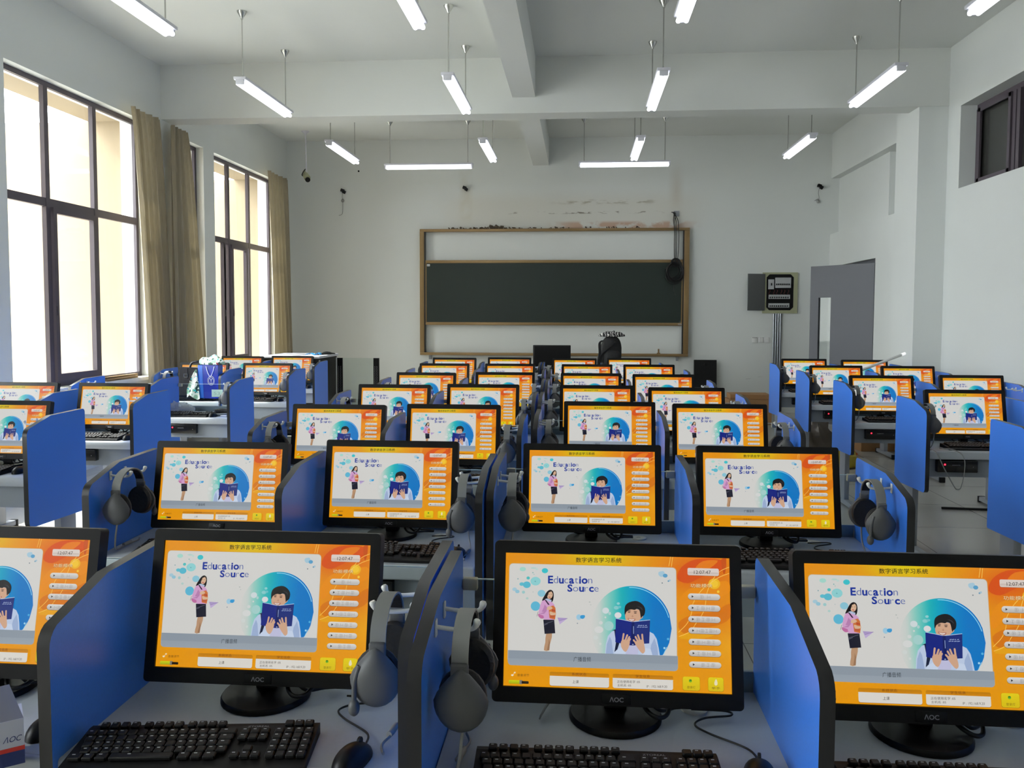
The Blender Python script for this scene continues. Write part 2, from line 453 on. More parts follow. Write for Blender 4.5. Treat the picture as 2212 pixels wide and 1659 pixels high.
class Art:
    def __init__(self): self.v, self.f, self.c, self.k = [], [], [], 0
    def next(self): self.k += 1; return -self.k * 1.1e-5
    def add(self, uv, faces, cols):
        y = self.next(); b = len(self.v)
        for (u, v) in uv: self.v.append(((u - 0.5) * SW, y, (1 - v) * SH))
        self.c += [(*s2l(c), 1) for c in cols]
        self.f += [tuple(b + i for i in f) for f in faces]
    def poly(self, uv, c, smooth=0):
        if smooth:
            pts = [Vector((*p, 0)) for p in uv]; n = len(pts); out = []
            for i in range(n):
                p0, p1, p2, p3 = pts[i - 1], pts[i], pts[(i + 1) % n], pts[(i + 2) % n]
                for k in range(smooth):
                    t = k / smooth
                    q = 0.5 * ((2 * p1) + (p2 - p0) * t + (2 * p0 - 5 * p1 + 4 * p2 - p3) * t * t + (3 * p1 - p0 - 3 * p2 + p3) * t ** 3)
                    out.append((q.x, q.y))
            uv = out
        tri = tessellate_polygon([[Vector((u * SW, v * SH, 0)) for u, v in uv]])
        self.add(uv, tri, c if isinstance(c, list) else [c] * len(uv))
    def crop(self, cr, pts, c, smooth=0): self.poly([cr(*p) for p in pts], c, smooth)
    def ell(self, cr, x, y, rx, ry, c, n=18, rot=0.0):
        pts = []
        for k in range(n):
            a = 2 * PI * k / n; px, py = rx * math.cos(a), ry * math.sin(a)
            pts.append(cr(x + px * math.cos(rot) - py * math.sin(rot), y + px * math.sin(rot) + py * math.cos(rot)))
        self.add(pts, [tuple(range(n))], [c] * n)
    def rrect(self, a, b, r, c, c2=None):
        (u0, v0), (u1, v1) = a, b; ru, rv = r / SW, r / SH
        pts = []
        for cx, cy, a0 in ((u1 - ru, v1 - rv, 0), (u0 + ru, v1 - rv, 90), (u0 + ru, v0 + rv, 180), (u1 - ru, v0 + rv, 270)):
            for k in range(5):
                t = math.radians(a0 + 22.5 * k); pts.append((cx + ru * math.cos(t), cy + rv * math.sin(t)))
        c2 = c2 or c
        cols = [tuple(c[i] + (c2[i] - c[i]) * (p[1] - v0) / (v1 - v0) for i in range(3)) for p in pts]
        self.add(pts, [tuple(range(len(pts)))], cols)
    def line(self, uv, w, c):
        pts = [Vector((u * SW, v * SH)) for u, v in uv]; V = []; F = []
        for i, p in enumerate(pts):
            d = (pts[min(i + 1, len(pts) - 1)] - pts[max(i - 1, 0)]).normalized(); n = Vector((-d.y, d.x)) * w / 2
            for q in (p + n, p - n): V.append((q.x / SW, q.y / SH))
        for i in range(len(pts) - 1): F.append((2 * i, 2 * i + 1, 2 * i + 3, 2 * i + 2))
        self.add(V, F, [c] * len(V))
    def curve(self, cr, pts, w, c):
        sp = smooth_path([(*p, 0) for p in pts], 6); self.line([cr(p.x, p.y) for p in sp], w, c)
    def text(self, cr, s, x0, y0, x1, y1, c, bold=0.0):
        pts, fs, (a, b, d, e) = text_geo(s, bold)
        uv = [cr(x0 + (x - a) / (b - a) * (x1 - x0), y1 - (y - d) / (e - d) * (y1 - y0)) for x, y in pts]
        self.add(uv, fs, [c] * len(uv))
    def word(self, cr, letters, x0, base, x1, xh):
        """letters: (char, bold, colour); laid out from x0 to x1, base line y, cap height xh (crop pixels)"""
        gs = [text_geo(ch, 0.032 if bo else -0.01) for ch, bo, _ in letters]
        adv = [g[2][1] - g[2][0] + (0.05 if bo else 0.085) for g, (_, bo, _) in zip(gs, letters)]
        k = (x1 - x0) / (sum(adv) - 0.1); ky = xh / 0.70; x = x0
        for (pts, fs, (a, b, d, e)), ad, (_, _, c) in zip(gs, adv, letters):
            uv = [cr(x + (px - a) * k, base - py * ky) for px, py in pts]
            self.add(uv, fs, [c] * len(uv)); x += ad * k

def lerp(a, b, t): t = max(0, min(1, t)); return tuple(a[i] + (b[i] - a[i]) * t for i in range(3))

def draw_screen():
    A = Art()
    # orange background with a yellow glow at the top and red-orange at the upper right
    nu, nv = 40, 26; uv = []; cols = []
    for j in range(nv + 1):
        for i in range(nu + 1):
            u, v = i / nu, j / nv; uv.append((u, v))
            c = lerp((236, 150, 8), (238, 158, 6), v)
            c = lerp(c, (226, 206, 10), math.exp(-((u - 0.42) / 0.16) ** 2 - (v / 0.12) ** 2))
            c = lerp(c, (226, 96, 14), 0.95 * math.exp(-((u - 0.86) / 0.14) ** 2 - ((v - 0.12) / 0.13) ** 2))
            c = lerp(c, (232, 126, 6), 0.7 * math.exp(-((u - 0.9) / 0.1) ** 2 - ((v - 0.42) / 0.16) ** 2))
            c = lerp(c, (244, 178, 20), 0.6 * math.exp(-((u - 0.99) / 0.05) ** 2 - ((v - 0.66) / 0.12) ** 2))
            cols.append(c)
    A.add(uv, [(j * (nu + 1) + i, j * (nu + 1) + i + 1, (j + 1) * (nu + 1) + i + 1, (j + 1) * (nu + 1) + i) for j in range(nv) for i in range(nu)], cols)
    A.crop(cR, [(120, 280), (170, 150), (330, 60), (560, 50), (690, 90), (640, 200), (430, 250), (250, 330)], (222, 84, 16), 3)
    A.crop(cR, [(330, 170), (420, 80), (600, 70), (520, 150), (410, 210)], (236, 128, 24), 3)
    A.crop(cR, [(640, 60), (700, 50), (690, 200), (665, 215)], (206, 84, 20), 2)
    A.crop(cR, [(130, 560), (250, 400), (480, 360), (700, 300), (742, 430), (500, 520), (300, 560), (160, 700)], (240, 146, 10), 3)
    A.crop(cR, [(140, 780), (300, 690), (560, 650), (742, 560), (745, 720), (620, 800), (420, 840), (200, 900)], (222, 122, 8), 3)
    A.crop(cR, [(150, 960), (280, 880), (480, 860), (560, 920), (400, 960)], (238, 168, 14), 3)
    A.ell(cR, 560, 335, 70, 62, (244, 186, 30)); A.ell(cR, 560, 335, 45, 40, (250, 204, 50)); A.ell(cR, 607, 424, 15, 15, (250, 204, 60))
    for pts in ([(40, 30), (20, 140)], [(66, 34), (50, 145)], [(735, 145), (640, 185), (560, 260), (480, 420), (440, 640), (330, 810)], [(735, 215), (600, 270), (420, 400), (310, 560), (290, 680), (240, 790), (140, 890)], [(330, 815), (260, 890), (145, 938)]):
        A.curve(cR, pts, 0.0011, (252, 206, 96))
    A.text(cA, '数字语言学习系统', 722, 190, 1113, 232, (46, 38, 12), 0.012)
    # white picture panel, blue-green disc, grey bar
    A.rrect(cA(150, 240), cA(1594, 1090), 0.0075, (206, 168, 120))
    A.rrect(cA(153, 243), cA(1590, 1086), 0.0075, (218, 217, 213))
    cx, cy, R = 1010, 1010, 850
    stops = [(160, (218, 217, 213)), (330, (205, 214, 209)), (480, (150, 210, 198)), (640, (96, 200, 192)), (800, (30, 182, 190)), (980, (4, 166, 200)), (1250, (2, 140, 204)), (1500, (4, 122, 202)), (1860, (10, 120, 200))]
    def disc_col(x, y):
        for (xa, ca), (xb, cb) in zip(stops, stops[1:]):
            if x <= xb: return lerp(ca, cb, (x - xa) / (xb - xa))
        return stops[-1][1]
    uv, cols, F = [], [], []; nx, ny = 36, 14
    for i in range(nx + 1):
        x = cx - R + 2 * R * (i / nx); h = math.sqrt(max(0, R * R - (x - cx) ** 2)); y0, y1 = cy - h, min(cy + h, 1545)
        for j in range(ny + 1):
            y = y0 + (y1 - y0) * j / ny; uv.append(cB(x, y)); cols.append(lerp(disc_col(x, y), (218, 217, 213), 0 if x > 700 else 0.25 * max(0, (y - 900) / 600)))
    for i in range(nx):
        for j in range(ny): F.append((i * (ny + 1) + j, (i + 1) * (ny + 1) + j, (i + 1) * (ny + 1) + j + 1, i * (ny + 1) + j + 1))
    A.add(uv, F, cols)
    A.line([cB(cx - 20 + 838 * math.cos(t), cy + 8 + 830 * math.sin(t)) for t in [math.radians(-92 + 4 * k) for k in range(20)]], 0.0014, (150, 220, 244))
    A.line([cB(1760, 1380), cB(1690, 1530)], 0.001, (150, 220, 244))
    for x, y, rx, ry, c in ((470, 660, 72, 62, (214, 224, 226)), (555, 715, 28, 32, (180, 214, 212)), (730, 750, 72, 60, (226, 226, 228)), (695, 600, 55, 36, (140, 208, 208)), (760, 585, 36, 25, (110, 198, 204)), (735, 515, 34, 26, (150, 212, 212)),
                            (540, 965, 100, 95, (170, 214, 210)), (330, 1045, 95, 68, (220, 222, 220)), (370, 905, 40, 34, (216, 220, 218)), (465, 795, 20, 18, (214, 220, 218)), (265, 1205, 48, 40, (214, 220, 217)), (360, 1330, 26, 25, (214, 220, 217)),
                            (1785, 1218, 26, 24, (90, 180, 226)), (1710, 1400, 22, 22, (170, 220, 240)), (130, 490, 16, 10, (178, 186, 182)), (155, 545, 12, 9, (184, 190, 188)), (10, 780, 26, 30, (90, 170, 216)), (1655, 95, 14, 12, (110, 126, 136)), (1785, 55, 18, 18, (110, 160, 190)), (1812, 40, 20, 22, (170, 200, 216))):
        A.ell(cB, x, y, rx, ry, c)
    A.crop(cA, [(1430, 305), (1470, 298), (1480, 325), (1455, 345), (1430, 330)], (170, 205, 222), 3); A.ell(cA, 1485, 334, 20, 16, (92, 164, 206))
    # bubbles at the left
    for x, y, rx, ry, c in ((285, 250, 52, 34, (168, 220, 208)), (462, 232, 45, 14, (186, 216, 208)), (515, 250, 22, 18, (196, 220, 214)), (648, 272, 52, 40, (62, 198, 208)), (374, 388, 28, 24, (84, 196, 196)), (495, 437, 84, 68, (146, 214, 216)), (270, 484, 40, 28, (98, 194, 212)), (352, 494, 64, 52, (92, 190, 212)),
                            (152, 566, 38, 28, (170, 206, 220)), (198, 600, 36, 28, (150, 200, 218)), (298, 610, 26, 24, (160, 206, 206)), (594, 626, 64, 54, (142, 202, 220)), (360, 706, 22, 18, (180, 212, 206)), (497, 826, 78, 74, (98, 188, 218)), (450, 304, 10, 9, (120, 180, 180)), (206, 402, 10, 10, (130, 170, 178)), (470, 330, 8, 8, (150, 200, 196)), (490, 440, 12, 9, (104, 176, 184)), (455, 605, 9, 8, (186, 196, 196)),
                            (1208, 992, 42, 44, (160, 206, 230)), (1266, 988, 38, 30, (60, 158, 216)), (1185, 1088, 9, 8, (110, 130, 150))):
        A.ell(cG, x, y, rx, ry, c)
    bl, lt = (20, 52, 156), (70, 92, 168)
    A.word(cA, [('E', 1, bl), ('d', 0, lt), ('u', 1, bl), ('c', 0, lt), ('a', 1, bl), ('t', 0, lt), ('i', 1, bl), ('o', 1, bl), ('n', 0, lt)], 485, 402, 862, 60)
    A.word(cA, [('S', 1, bl), ('o', 0, lt), ('u', 1, bl), ('r', 0, lt), ('c', 1, bl), ('e', 0, lt)], 652, 468, 917, 56)
    # standing girl
    hair = (26, 22, 24); skin = (222, 184, 152); pink = (216, 164, 208)
    A.crop(cG, [(640, 1512), (662, 1390), (676, 1255), (772, 1250), (752, 1370), (735, 1430), (724, 1514)], (190, 150, 116), 2)
    A.crop(cG, [(690, 1512), (715, 1400), (722, 1330), (740, 1400), (728, 1514)], (160, 122, 92), 1)
    A.crop(cG, [(540, 950), (640, 930), (655, 1000), (605, 1022), (560, 1000)], (196, 112, 166), 2)
    A.line([cG(540, 912), cG(522, 985)], 0.0006, (70, 60, 80))
    A.crop(cG, [(604, 742), (650, 718), (700, 740), (760, 752), (806, 800), (822, 870), (820, 1036), (640, 1036), (630, 975), (562, 950), (548, 918), (572, 820)], pink, 1)
    A.crop(cG, [(650, 800), (622, 870), (600, 912), (640, 915), (560, 948), (640, 945), (680, 900), (690, 850)], (190, 132, 182), 1)
    A.crop(cG, [(722, 832), (790, 812), (824, 850), (832, 950), (818, 1032), (728, 1012), (716, 905)], (212, 118, 60), 1)
    A.crop(cG, [(760, 870), (820, 880), (824, 910), (770, 905)], (190, 80, 50)); A.crop(cG, [(740, 965), (815, 970), (810, 1005), (735, 1000)], (196, 96, 60))
    A.crop(cG, [(680, 872), (708, 826), (758, 832), (776, 862), (720, 884)], skin, 2); A.crop(cG, [(730, 905), (790, 925), (836, 930), (828, 958), (745, 966)], skin, 2)
    A.crop(cG, [(648, 730), (668, 724), (728, 800), (706, 806)], (54, 40, 62))
    A.crop(cG, [(626, 1036), (806, 1036), (824, 1246), (650, 1258)], (26, 26, 44))
    A.line([cG(628, 1110), cG(790, 1056)], 0.0005, (130, 132, 150)); A.line([cG(630, 1128), cG(700, 1098)], 0.0005, (130, 132, 150))
    A.crop(cG, [(602, 740), (650, 650), (690, 592), (740, 568), (782, 592), (796, 650), (788, 722), (768, 758), (742, 752), (700, 716), (650, 726)], hair, 2)
    A.crop(cG, [(650, 716), (690, 704), (760, 728), (756, 758), (700, 744)], (184, 196, 222), 1)
    A.ell(cG, 732, 650, 46, 62, skin, rot=0.25)
    A.crop(cG, [(684, 690), (684, 620), (716, 584), (776, 600), (786, 640), (760, 596), (716, 608), (700, 650)], hair, 1)
    for x in (716, 756): A.ell(cG, x, 640, 9, 4, (80, 56, 50), 8)
    A.crop(cG, [(708, 676), (744, 682), (740, 694), (720, 692)], (200, 96, 90), 2)
    A.crop(cG, [(858, 1000), (1026, 1010), (896, 1108)], (196, 176, 218)); A.crop(cG, [(858, 1000), (1026, 1010), (886, 1056)], (176, 156, 204)); A.line([cG(886, 1054), cG(1024, 1012)], 0.0005, (110, 90, 150))
    # boy reading
    shirt = (192, 208, 234); sh2 = (160, 180, 216); bs = (214, 170, 140)
    A.crop(cB, [(462, 1545), (478, 1330), (520, 1170), (600, 1080), (700, 1040), (1390, 1070), (1480, 1115), (1548, 1220), (1590, 1400), (1615, 1545)], shirt, 1)
    A.crop(cB, [(478, 1545), (500, 1330), (560, 1180), (600, 1260), (640, 1545)], sh2, 1); A.crop(cB, [(1400, 1545), (1430, 1340), (1500, 1200), (1560, 1380), (1580, 1545)], sh2, 1)
    A.crop(cB, [(606, 1056), (690, 1028), (760, 1320), (720, 1440), (660, 1490), (690, 1300), (655, 1060)], (18, 28, 58), 1)
    A.crop(cB, [(930, 1330), (1180, 1330), (1150, 1545), (900, 1545)], (196, 196, 226), 1)
    A.crop(cB, [(878, 720), (884, 800), (902, 860), (980, 900), (1140, 880), (1210, 820), (1248, 790), (1256, 760), (1220, 640), (1000, 600), (900, 640)], bs, 1)
    A.crop(cB, [(874, 745), (866, 640), (886, 548), (960, 488), (1082, 458), (1182, 480), (1272, 556), (1302, 640), (1284, 736), (1236, 772), (1212, 802), (1196, 712), (1176, 640), (1120, 616), (1080, 640), (1010, 628), (940, 650), (900, 690)], (24, 22, 24), 2)
    A.crop(cB, [(1120, 560), (1220, 590), (1250, 650), (1200, 600)], (66, 66, 74), 2)
    for x, y in ((962, 688), (1094, 702)): A.ell(cB, x, y, 30, 10, (86, 62, 54), 12); A.ell(cB, x, y - 28, 38, 8, (70, 50, 44), 12)
    A.crop(cB, [(1010, 770), (1040, 740), (1055, 775), (1040, 790)], (194, 144, 116), 1)
    A.crop(cB, [(936, 800), (1000, 822), (1096, 816), (1070, 862), (1010, 872), (956, 846)], (176, 96, 84), 2)
    A.crop(cB, [(950, 814), (1004, 832), (1082, 826), (1056, 852), (1006, 856), (964, 836)], (240, 232, 222), 1)
    A.crop(cB, [(684, 808), (1040, 872), (1406, 832), (1406, 842), (1040, 886), (684, 820)], (196, 218, 240))
    A.crop(cB, [(684, 818), (1022, 880), (1014, 1352), (960, 1350), (678, 1290)], (18, 36, 132)); A.crop(cB, [(1070, 880), (1406, 842), (1390, 1308), (1280, 1316), (1086, 1350)], (26, 46, 124))
    A.crop(cB, [(1018, 878), (1076, 878), (1090, 1352), (1008, 1352)], (14, 28, 98))
    A.line([cB(1058, 965), cB(1060, 1120)], 0.0012, (150, 170, 214)); A.line([cB(1030, 1330), cB(1062, 1330)], 0.0014, (190, 200, 226))
    for y, xs in ((948, [(1150, 1190), (1196, 1240), (1252, 1278), (1300, 1336)]), (982, [(1132, 1180), (1190, 1228), (1240, 1290), (1298, 1352)])):
        for a, b in xs: A.line([cB(a, y + 4), cB(b, y - 3)], 0.0012, (170, 184, 220))
    for x0, y0, x1, y1 in ((852, 1122, 826, 1280), (928, 1146, 872, 1290), (972, 1182, 910, 1300), (988, 1222, 940, 1310), (1240, 1130, 1256, 1280), (1150, 1142, 1206, 1290), (1100, 1178, 1172, 1300), (1062, 1246, 1140, 1330)):
        A.line([cB(x0, y0), cB(x1, y1)], 0.0036, bs); A.ell(cB, x0, y0, 17, 17, bs, 10)
    A.crop(cB, [(800, 1270), (860, 1236), (940, 1256), (985, 1286), (950, 1410), (892, 1484), (822, 1424), (792, 1340)], bs, 2)
    A.crop(cB, [(1086, 1290), (1160, 1250), (1262, 1236), (1284, 1330), (1304, 1462), (1252, 1514), (1180, 1446), (1112, 1350)], bs, 2)
    A.crop(cB, [(640, 1545), (700, 1450), (800, 1392), (850, 1460), (900, 1492), (880, 1545)], (204, 218, 240), 1); A.crop(cB, [(1240, 1545), (1300, 1480), (1310, 1400), (1420, 1420), (1460, 1545)], (204, 218, 240), 1)
    a, b = cA(146, 952), cA(1598, 1108)
    A.rrect((a[0], a[1]), (b[0], b[1]), 0.007, (150, 161, 172), (158, 168, 178)); A.rrect((a[0], a[1]), (b[0], a[1] + 0.06), 0.0004, (146, 157, 168))
    A.text(cA, '广播音频', 708, 1000, 856, 1040, (38, 46, 54))
    # right-hand column
    A.rrect(cR(240, 158), cR(612, 248), 0.003, (150, 120, 96)); A.rrect(cR(240, 155), cR(612, 244), 0.003, (226, 214, 206)); A.rrect(cR(244, 200), cR(608, 242), 0.0025, (206, 190, 180), (226, 212, 204))
    A.text(cR, '12:07:47', 318, 184, 516, 224, (62, 54, 50))
    A.text(cR, '功能模块', 278, 338, 538, 382, (150, 84, 20)); A.text(cR, '功能模块', 275, 334, 535, 378, (246, 226, 176))
    marks = [2, 4, 4, 5, 4, 4, 3]
    for k, nm in enumerate(marks):
        x0, y0 = 246 + 3 * k, 444 + 128.5 * k
        A.rrect(cR(x0 - 2, y0 + 4), cR(x0 + 386, y0 + 82), 0.0065, (146, 92, 30))
        A.rrect(cR(x0, y0), cR(x0 + 384, y0 + 78), 0.0065, (222, 220, 216), (188, 184, 180))
        A.rrect(cR(x0 + 8, y0 + 6), cR(x0 + 376, y0 + 40), 0.003, (226, 224, 220), (208, 206, 202))
        A.crop(cR, [(x0 + 46, y0 + 22), (x0 + 70, y0 + 36), (x0 + 46, y0 + 50)], (40, 38, 36))
        st = 150 if nm < 4 else 100; dx = 80 if nm == 2 else 50 if nm == 5 else 60
        for q in range(nm):
            gx, gy = x0 + st + q * dx, y0 + 22
            for seg in (((0, 0), (32, 2)), ((2, 0), (0, 36)), ((34, 4), (34, 34)), ((0, 34), (30, 36)), ((6, 16 + (q * 5) % 9), (28, 18)), ((16, 4), (14 + (q * 7) % 8, 34))):
                if (q * 3 + k + seg[0][0]) % 4 == 3: continue
                A.line([cR(gx + seg[0][0], gy + seg[0][1]), cR(gx + seg[1][0], gy + seg[1][1])], 0.0005, (146, 142, 138))
    # bottom row
    A.ell(cL, 118, 188, 12, 9, (240, 228, 200), 10); A.line([cL(128, 186), cL(136, 160)], 0.0007, (240, 228, 200)); A.ell(cL, 142, 164, 9, 7, (240, 228, 200), 10)
    A.text(cL, '音量调节', 166, 174, 280, 198, (110, 48, 10))
    A.rrect(cL(85, 232), cL(196, 268), 0.002, (208, 222, 30), (172, 176, 20)); A.rrect(cL(188, 232), cL(216, 270), 0.0004, (130, 124, 112)); A.rrect(cL(208, 240), cL(276, 266), 0.0016, (36, 26, 14))
    for x0, y0, x1, y1, t, tx0, tx1 in ((478, 152, 1046, 292, '系统状态', 690, 828), (1080, 164, 1655, 306, '学生信息', 1298, 1434)):
        A.rrect(cL(x0, y0 + 2), cL(x1, y1 + 4), 0.004, (170, 104, 10)); A.rrect(cL(x0, y0), cL(x1, y0 + 60), 0.003, (196, 126, 6), (222, 146, 10)); A.rrect(cL(x0, y0 + 36), cL(x1, y1), 0.004, (226, 222, 214))
        A.rrect(cL(x0, y0 + 36), cL(x1, y0 + 60), 0.0002, (226, 222, 214))
        A.text(cL, t, tx0, y0 + 6, tx1, y0 + 32, (112, 40, 8))
    A.text(cL, '上课', 696, 226, 756, 256, (52, 48, 44))
    A.text(cL, '正在使用名字 :05', 1122, 222, 1340, 247, (56, 52, 48)); A.text(cL, '主机名 :05', 1124, 256, 1256, 279, (66, 62, 58)); A.text(cL, 'IP : 192.168.9.20', 1403, 264, 1598, 286, (96, 92, 88))
    for x0, y0, x1, y1, t in ((1745, 180, 1908, 307, '登录灯'), (1985, 184, 2132, 312, '举手')):
        A.rrect(cL(x0 - 3, y0), cL(x1 + 3, y1 + 5), 0.004, (190, 140, 10)); A.rrect(cL(x0, y0), cL(x1, y1), 0.004, (234, 212, 20), (222, 196, 16)); m = (x0 + x1) / 2
        A.text(cL, t, m - 40, y1 - 42, m + 40, y1 - 18, (120, 84, 10))
    A.ell(cL, 1818, 220, 15, 13, (110, 180, 40), 12); A.ell(cL, 1818, 212, 13, 6, (34, 110, 40), 10)
    A.crop(cL, [(2060, 200), (2074, 232), (2070, 254), (2050, 256), (2044, 232)], (236, 226, 190), 3)
    me = bpy.data.meshes.new('screen'); me.from_pydata(A.v, [], A.f)
    at = me.color_attributes.new('Picture', 'FLOAT_COLOR', 'POINT')
    at.data.foreach_set('color', [x for c in A.c for x in c])
    m = bpy.data.materials.new('lit_lcd_picture'); m.use_nodes = True; nt = m.node_tree; p = nt.nodes['Principled BSDF']
    ca = nt.nodes.new('ShaderNodeVertexColor'); ca.layer_name = 'Picture'
    p.inputs['Base Color'].default_value = (0.012, 0.012, 0.012, 1); p.inputs['Roughness'].default_value = 0.35; p.inputs['Specular IOR Level'].default_value = 0.3
    nt.links.new(ca.outputs[0], p.inputs['Emission Color']); p.inputs['Emission Strength'].default_value = 0.86
    m.cycles.emission_sampling = 'NONE'
    me.materials.append(m)
    return me
# ------------------------------------------------------------------ monitor
DESK = 0.741
TILT = -math.radians(12)
def rr_loop(x0, x1, z0, z1, r, n=4):
    out = []
    for cx, cz, a0 in ((x1 - r, z1 - r, 0), (x0 + r, z1 - r, 90), (x0 + r, z0 + r, 180), (x1 - r, z0 + r, 270)):
        out.append([(cx + r * math.cos(math.radians(a0 + 90 * k / n)), cz + r * math.sin(math.radians(a0 + 90 * k / n))) for k in range(n + 1)])
    return out
SCREEN_ME = draw_screen()
def make_monitor(lit=True):
    root = thing('monitor', 'black monitor', 'monitor')
    W, Hh = 0.253, 0.322
    loops = rr_loop(-W, W, 0, Hh, 0.009)
    mb = MB(); bm = mb.bm
    flat = [p for c in loops for p in c]
    inner = [(0.2305, 0.2975), (-0.2305, 0.2975), (-0.2305, 0.0305), (0.2305, 0.0305)]
    vf = [bm.verts.new((x, 0, z)) for x, z in flat]; vb = [bm.verts.new((x, 0.034, z)) for x, z in flat]
    vi = [bm.verts.new((x, 0, z)) for x, z in inner]; vd = [bm.verts.new((x, 0.005, z)) for x, z in inner]
    n = len(flat); per = n // 4
    for i in range(n): bm.faces.new((vf[i], vb[i], vb[(i + 1) % n], vf[(i + 1) % n]))
    bm.faces.new(vb)
    for c in range(4):
        for k in range(per - 1): bm.faces.new((vi[c], vf[c * per + k], vf[c * per + k + 1]))
        nx = (c + 1) % 4
        bm.faces.new((vi[c], vf[c * per + per - 1], vf[(nx * per) % n], vi[nx]))
        bm.faces.new((vi[c], vi[nx], vd[nx], vd[c]))
    bm.faces.new(vd)
    mb.prism([(-0.19, 0.05), (0.19, 0.05), (0.17, 0.26), (-0.17, 0.26)], 1, 0.0345, 0.05)
    mb.box(0, 0.0, 0.0135, 0.06, 0.003, 0.02, bevel=0.001)
    LOC = (0, -0.05, 0.045); R = (TILT, 0, 0)
    mb.build('casing', 'blk', root, smooth=30, loc=LOC, rot=R)
    if lit:
        link('screen', SCREEN_ME, root, (0, LOC[1] + 0.0042 * math.cos(TILT) - 0.031 * math.sin(TILT), LOC[2] + 0.031 * math.cos(TILT) + 0.0042 * math.sin(TILT)), R)
        lb = MB(); text_mb(lb, 'ΛOC', lambda x, y: (x - 0.014, -0.0022, 0.0085 + y), 0.028, 0.0095, bold=0.02)
        lb.build('logo', 'logo', root, loc=LOC, rot=R)
    mb = MB(); mb.prism([(0.0, 0.012), (0.035, 0.012), (0.035, 0.13), (0.012, 0.13), (0.0, 0.05)], 0, -0.023, 0.023)
    mb.build('neck', 'blkm', root)
    mb = MB(); mb.lathe([(0.0955, 0.0), (0.0955, 0.007), (0.092, 0.012), (0.06, 0.016), (0.001, 0.018)], seg=40)
    mb.build('stand_base', 'blk', root, smooth=40)
    if lit:
        mb = MB()
        mb.tube(smooth_path([(0.05, 0.02, 0.09), (0.06, 0.0, 0.05), (0.09, -0.01, 0.022), (0.125, 0.02, 0.014), (0.155, 0.035, 0.0105)]), 0.004)
        mb.tube(smooth_path([(0.11, 0.02, 0.08), (0.112, -0.005, 0.04), (0.1, -0.04, 0.025), (0.075, -0.05, 0.028), (0.055, -0.02, 0.04), (0.06, 0.02, 0.07)]), 0.0045)
        mb.tube(smooth_path([(-0.07, 0.02, 0.08), (-0.075, 0.01, 0.045), (-0.05, 0.04, 0.02), (0.02, 0.07, 0.008), (0.10, 0.05, 0.0125), (0.155, 0.04, 0.013)]), 0.0035)
        mb.build('cable', 'cablk', root, smooth=60)
    return root
MON = Proto(make_monitor())

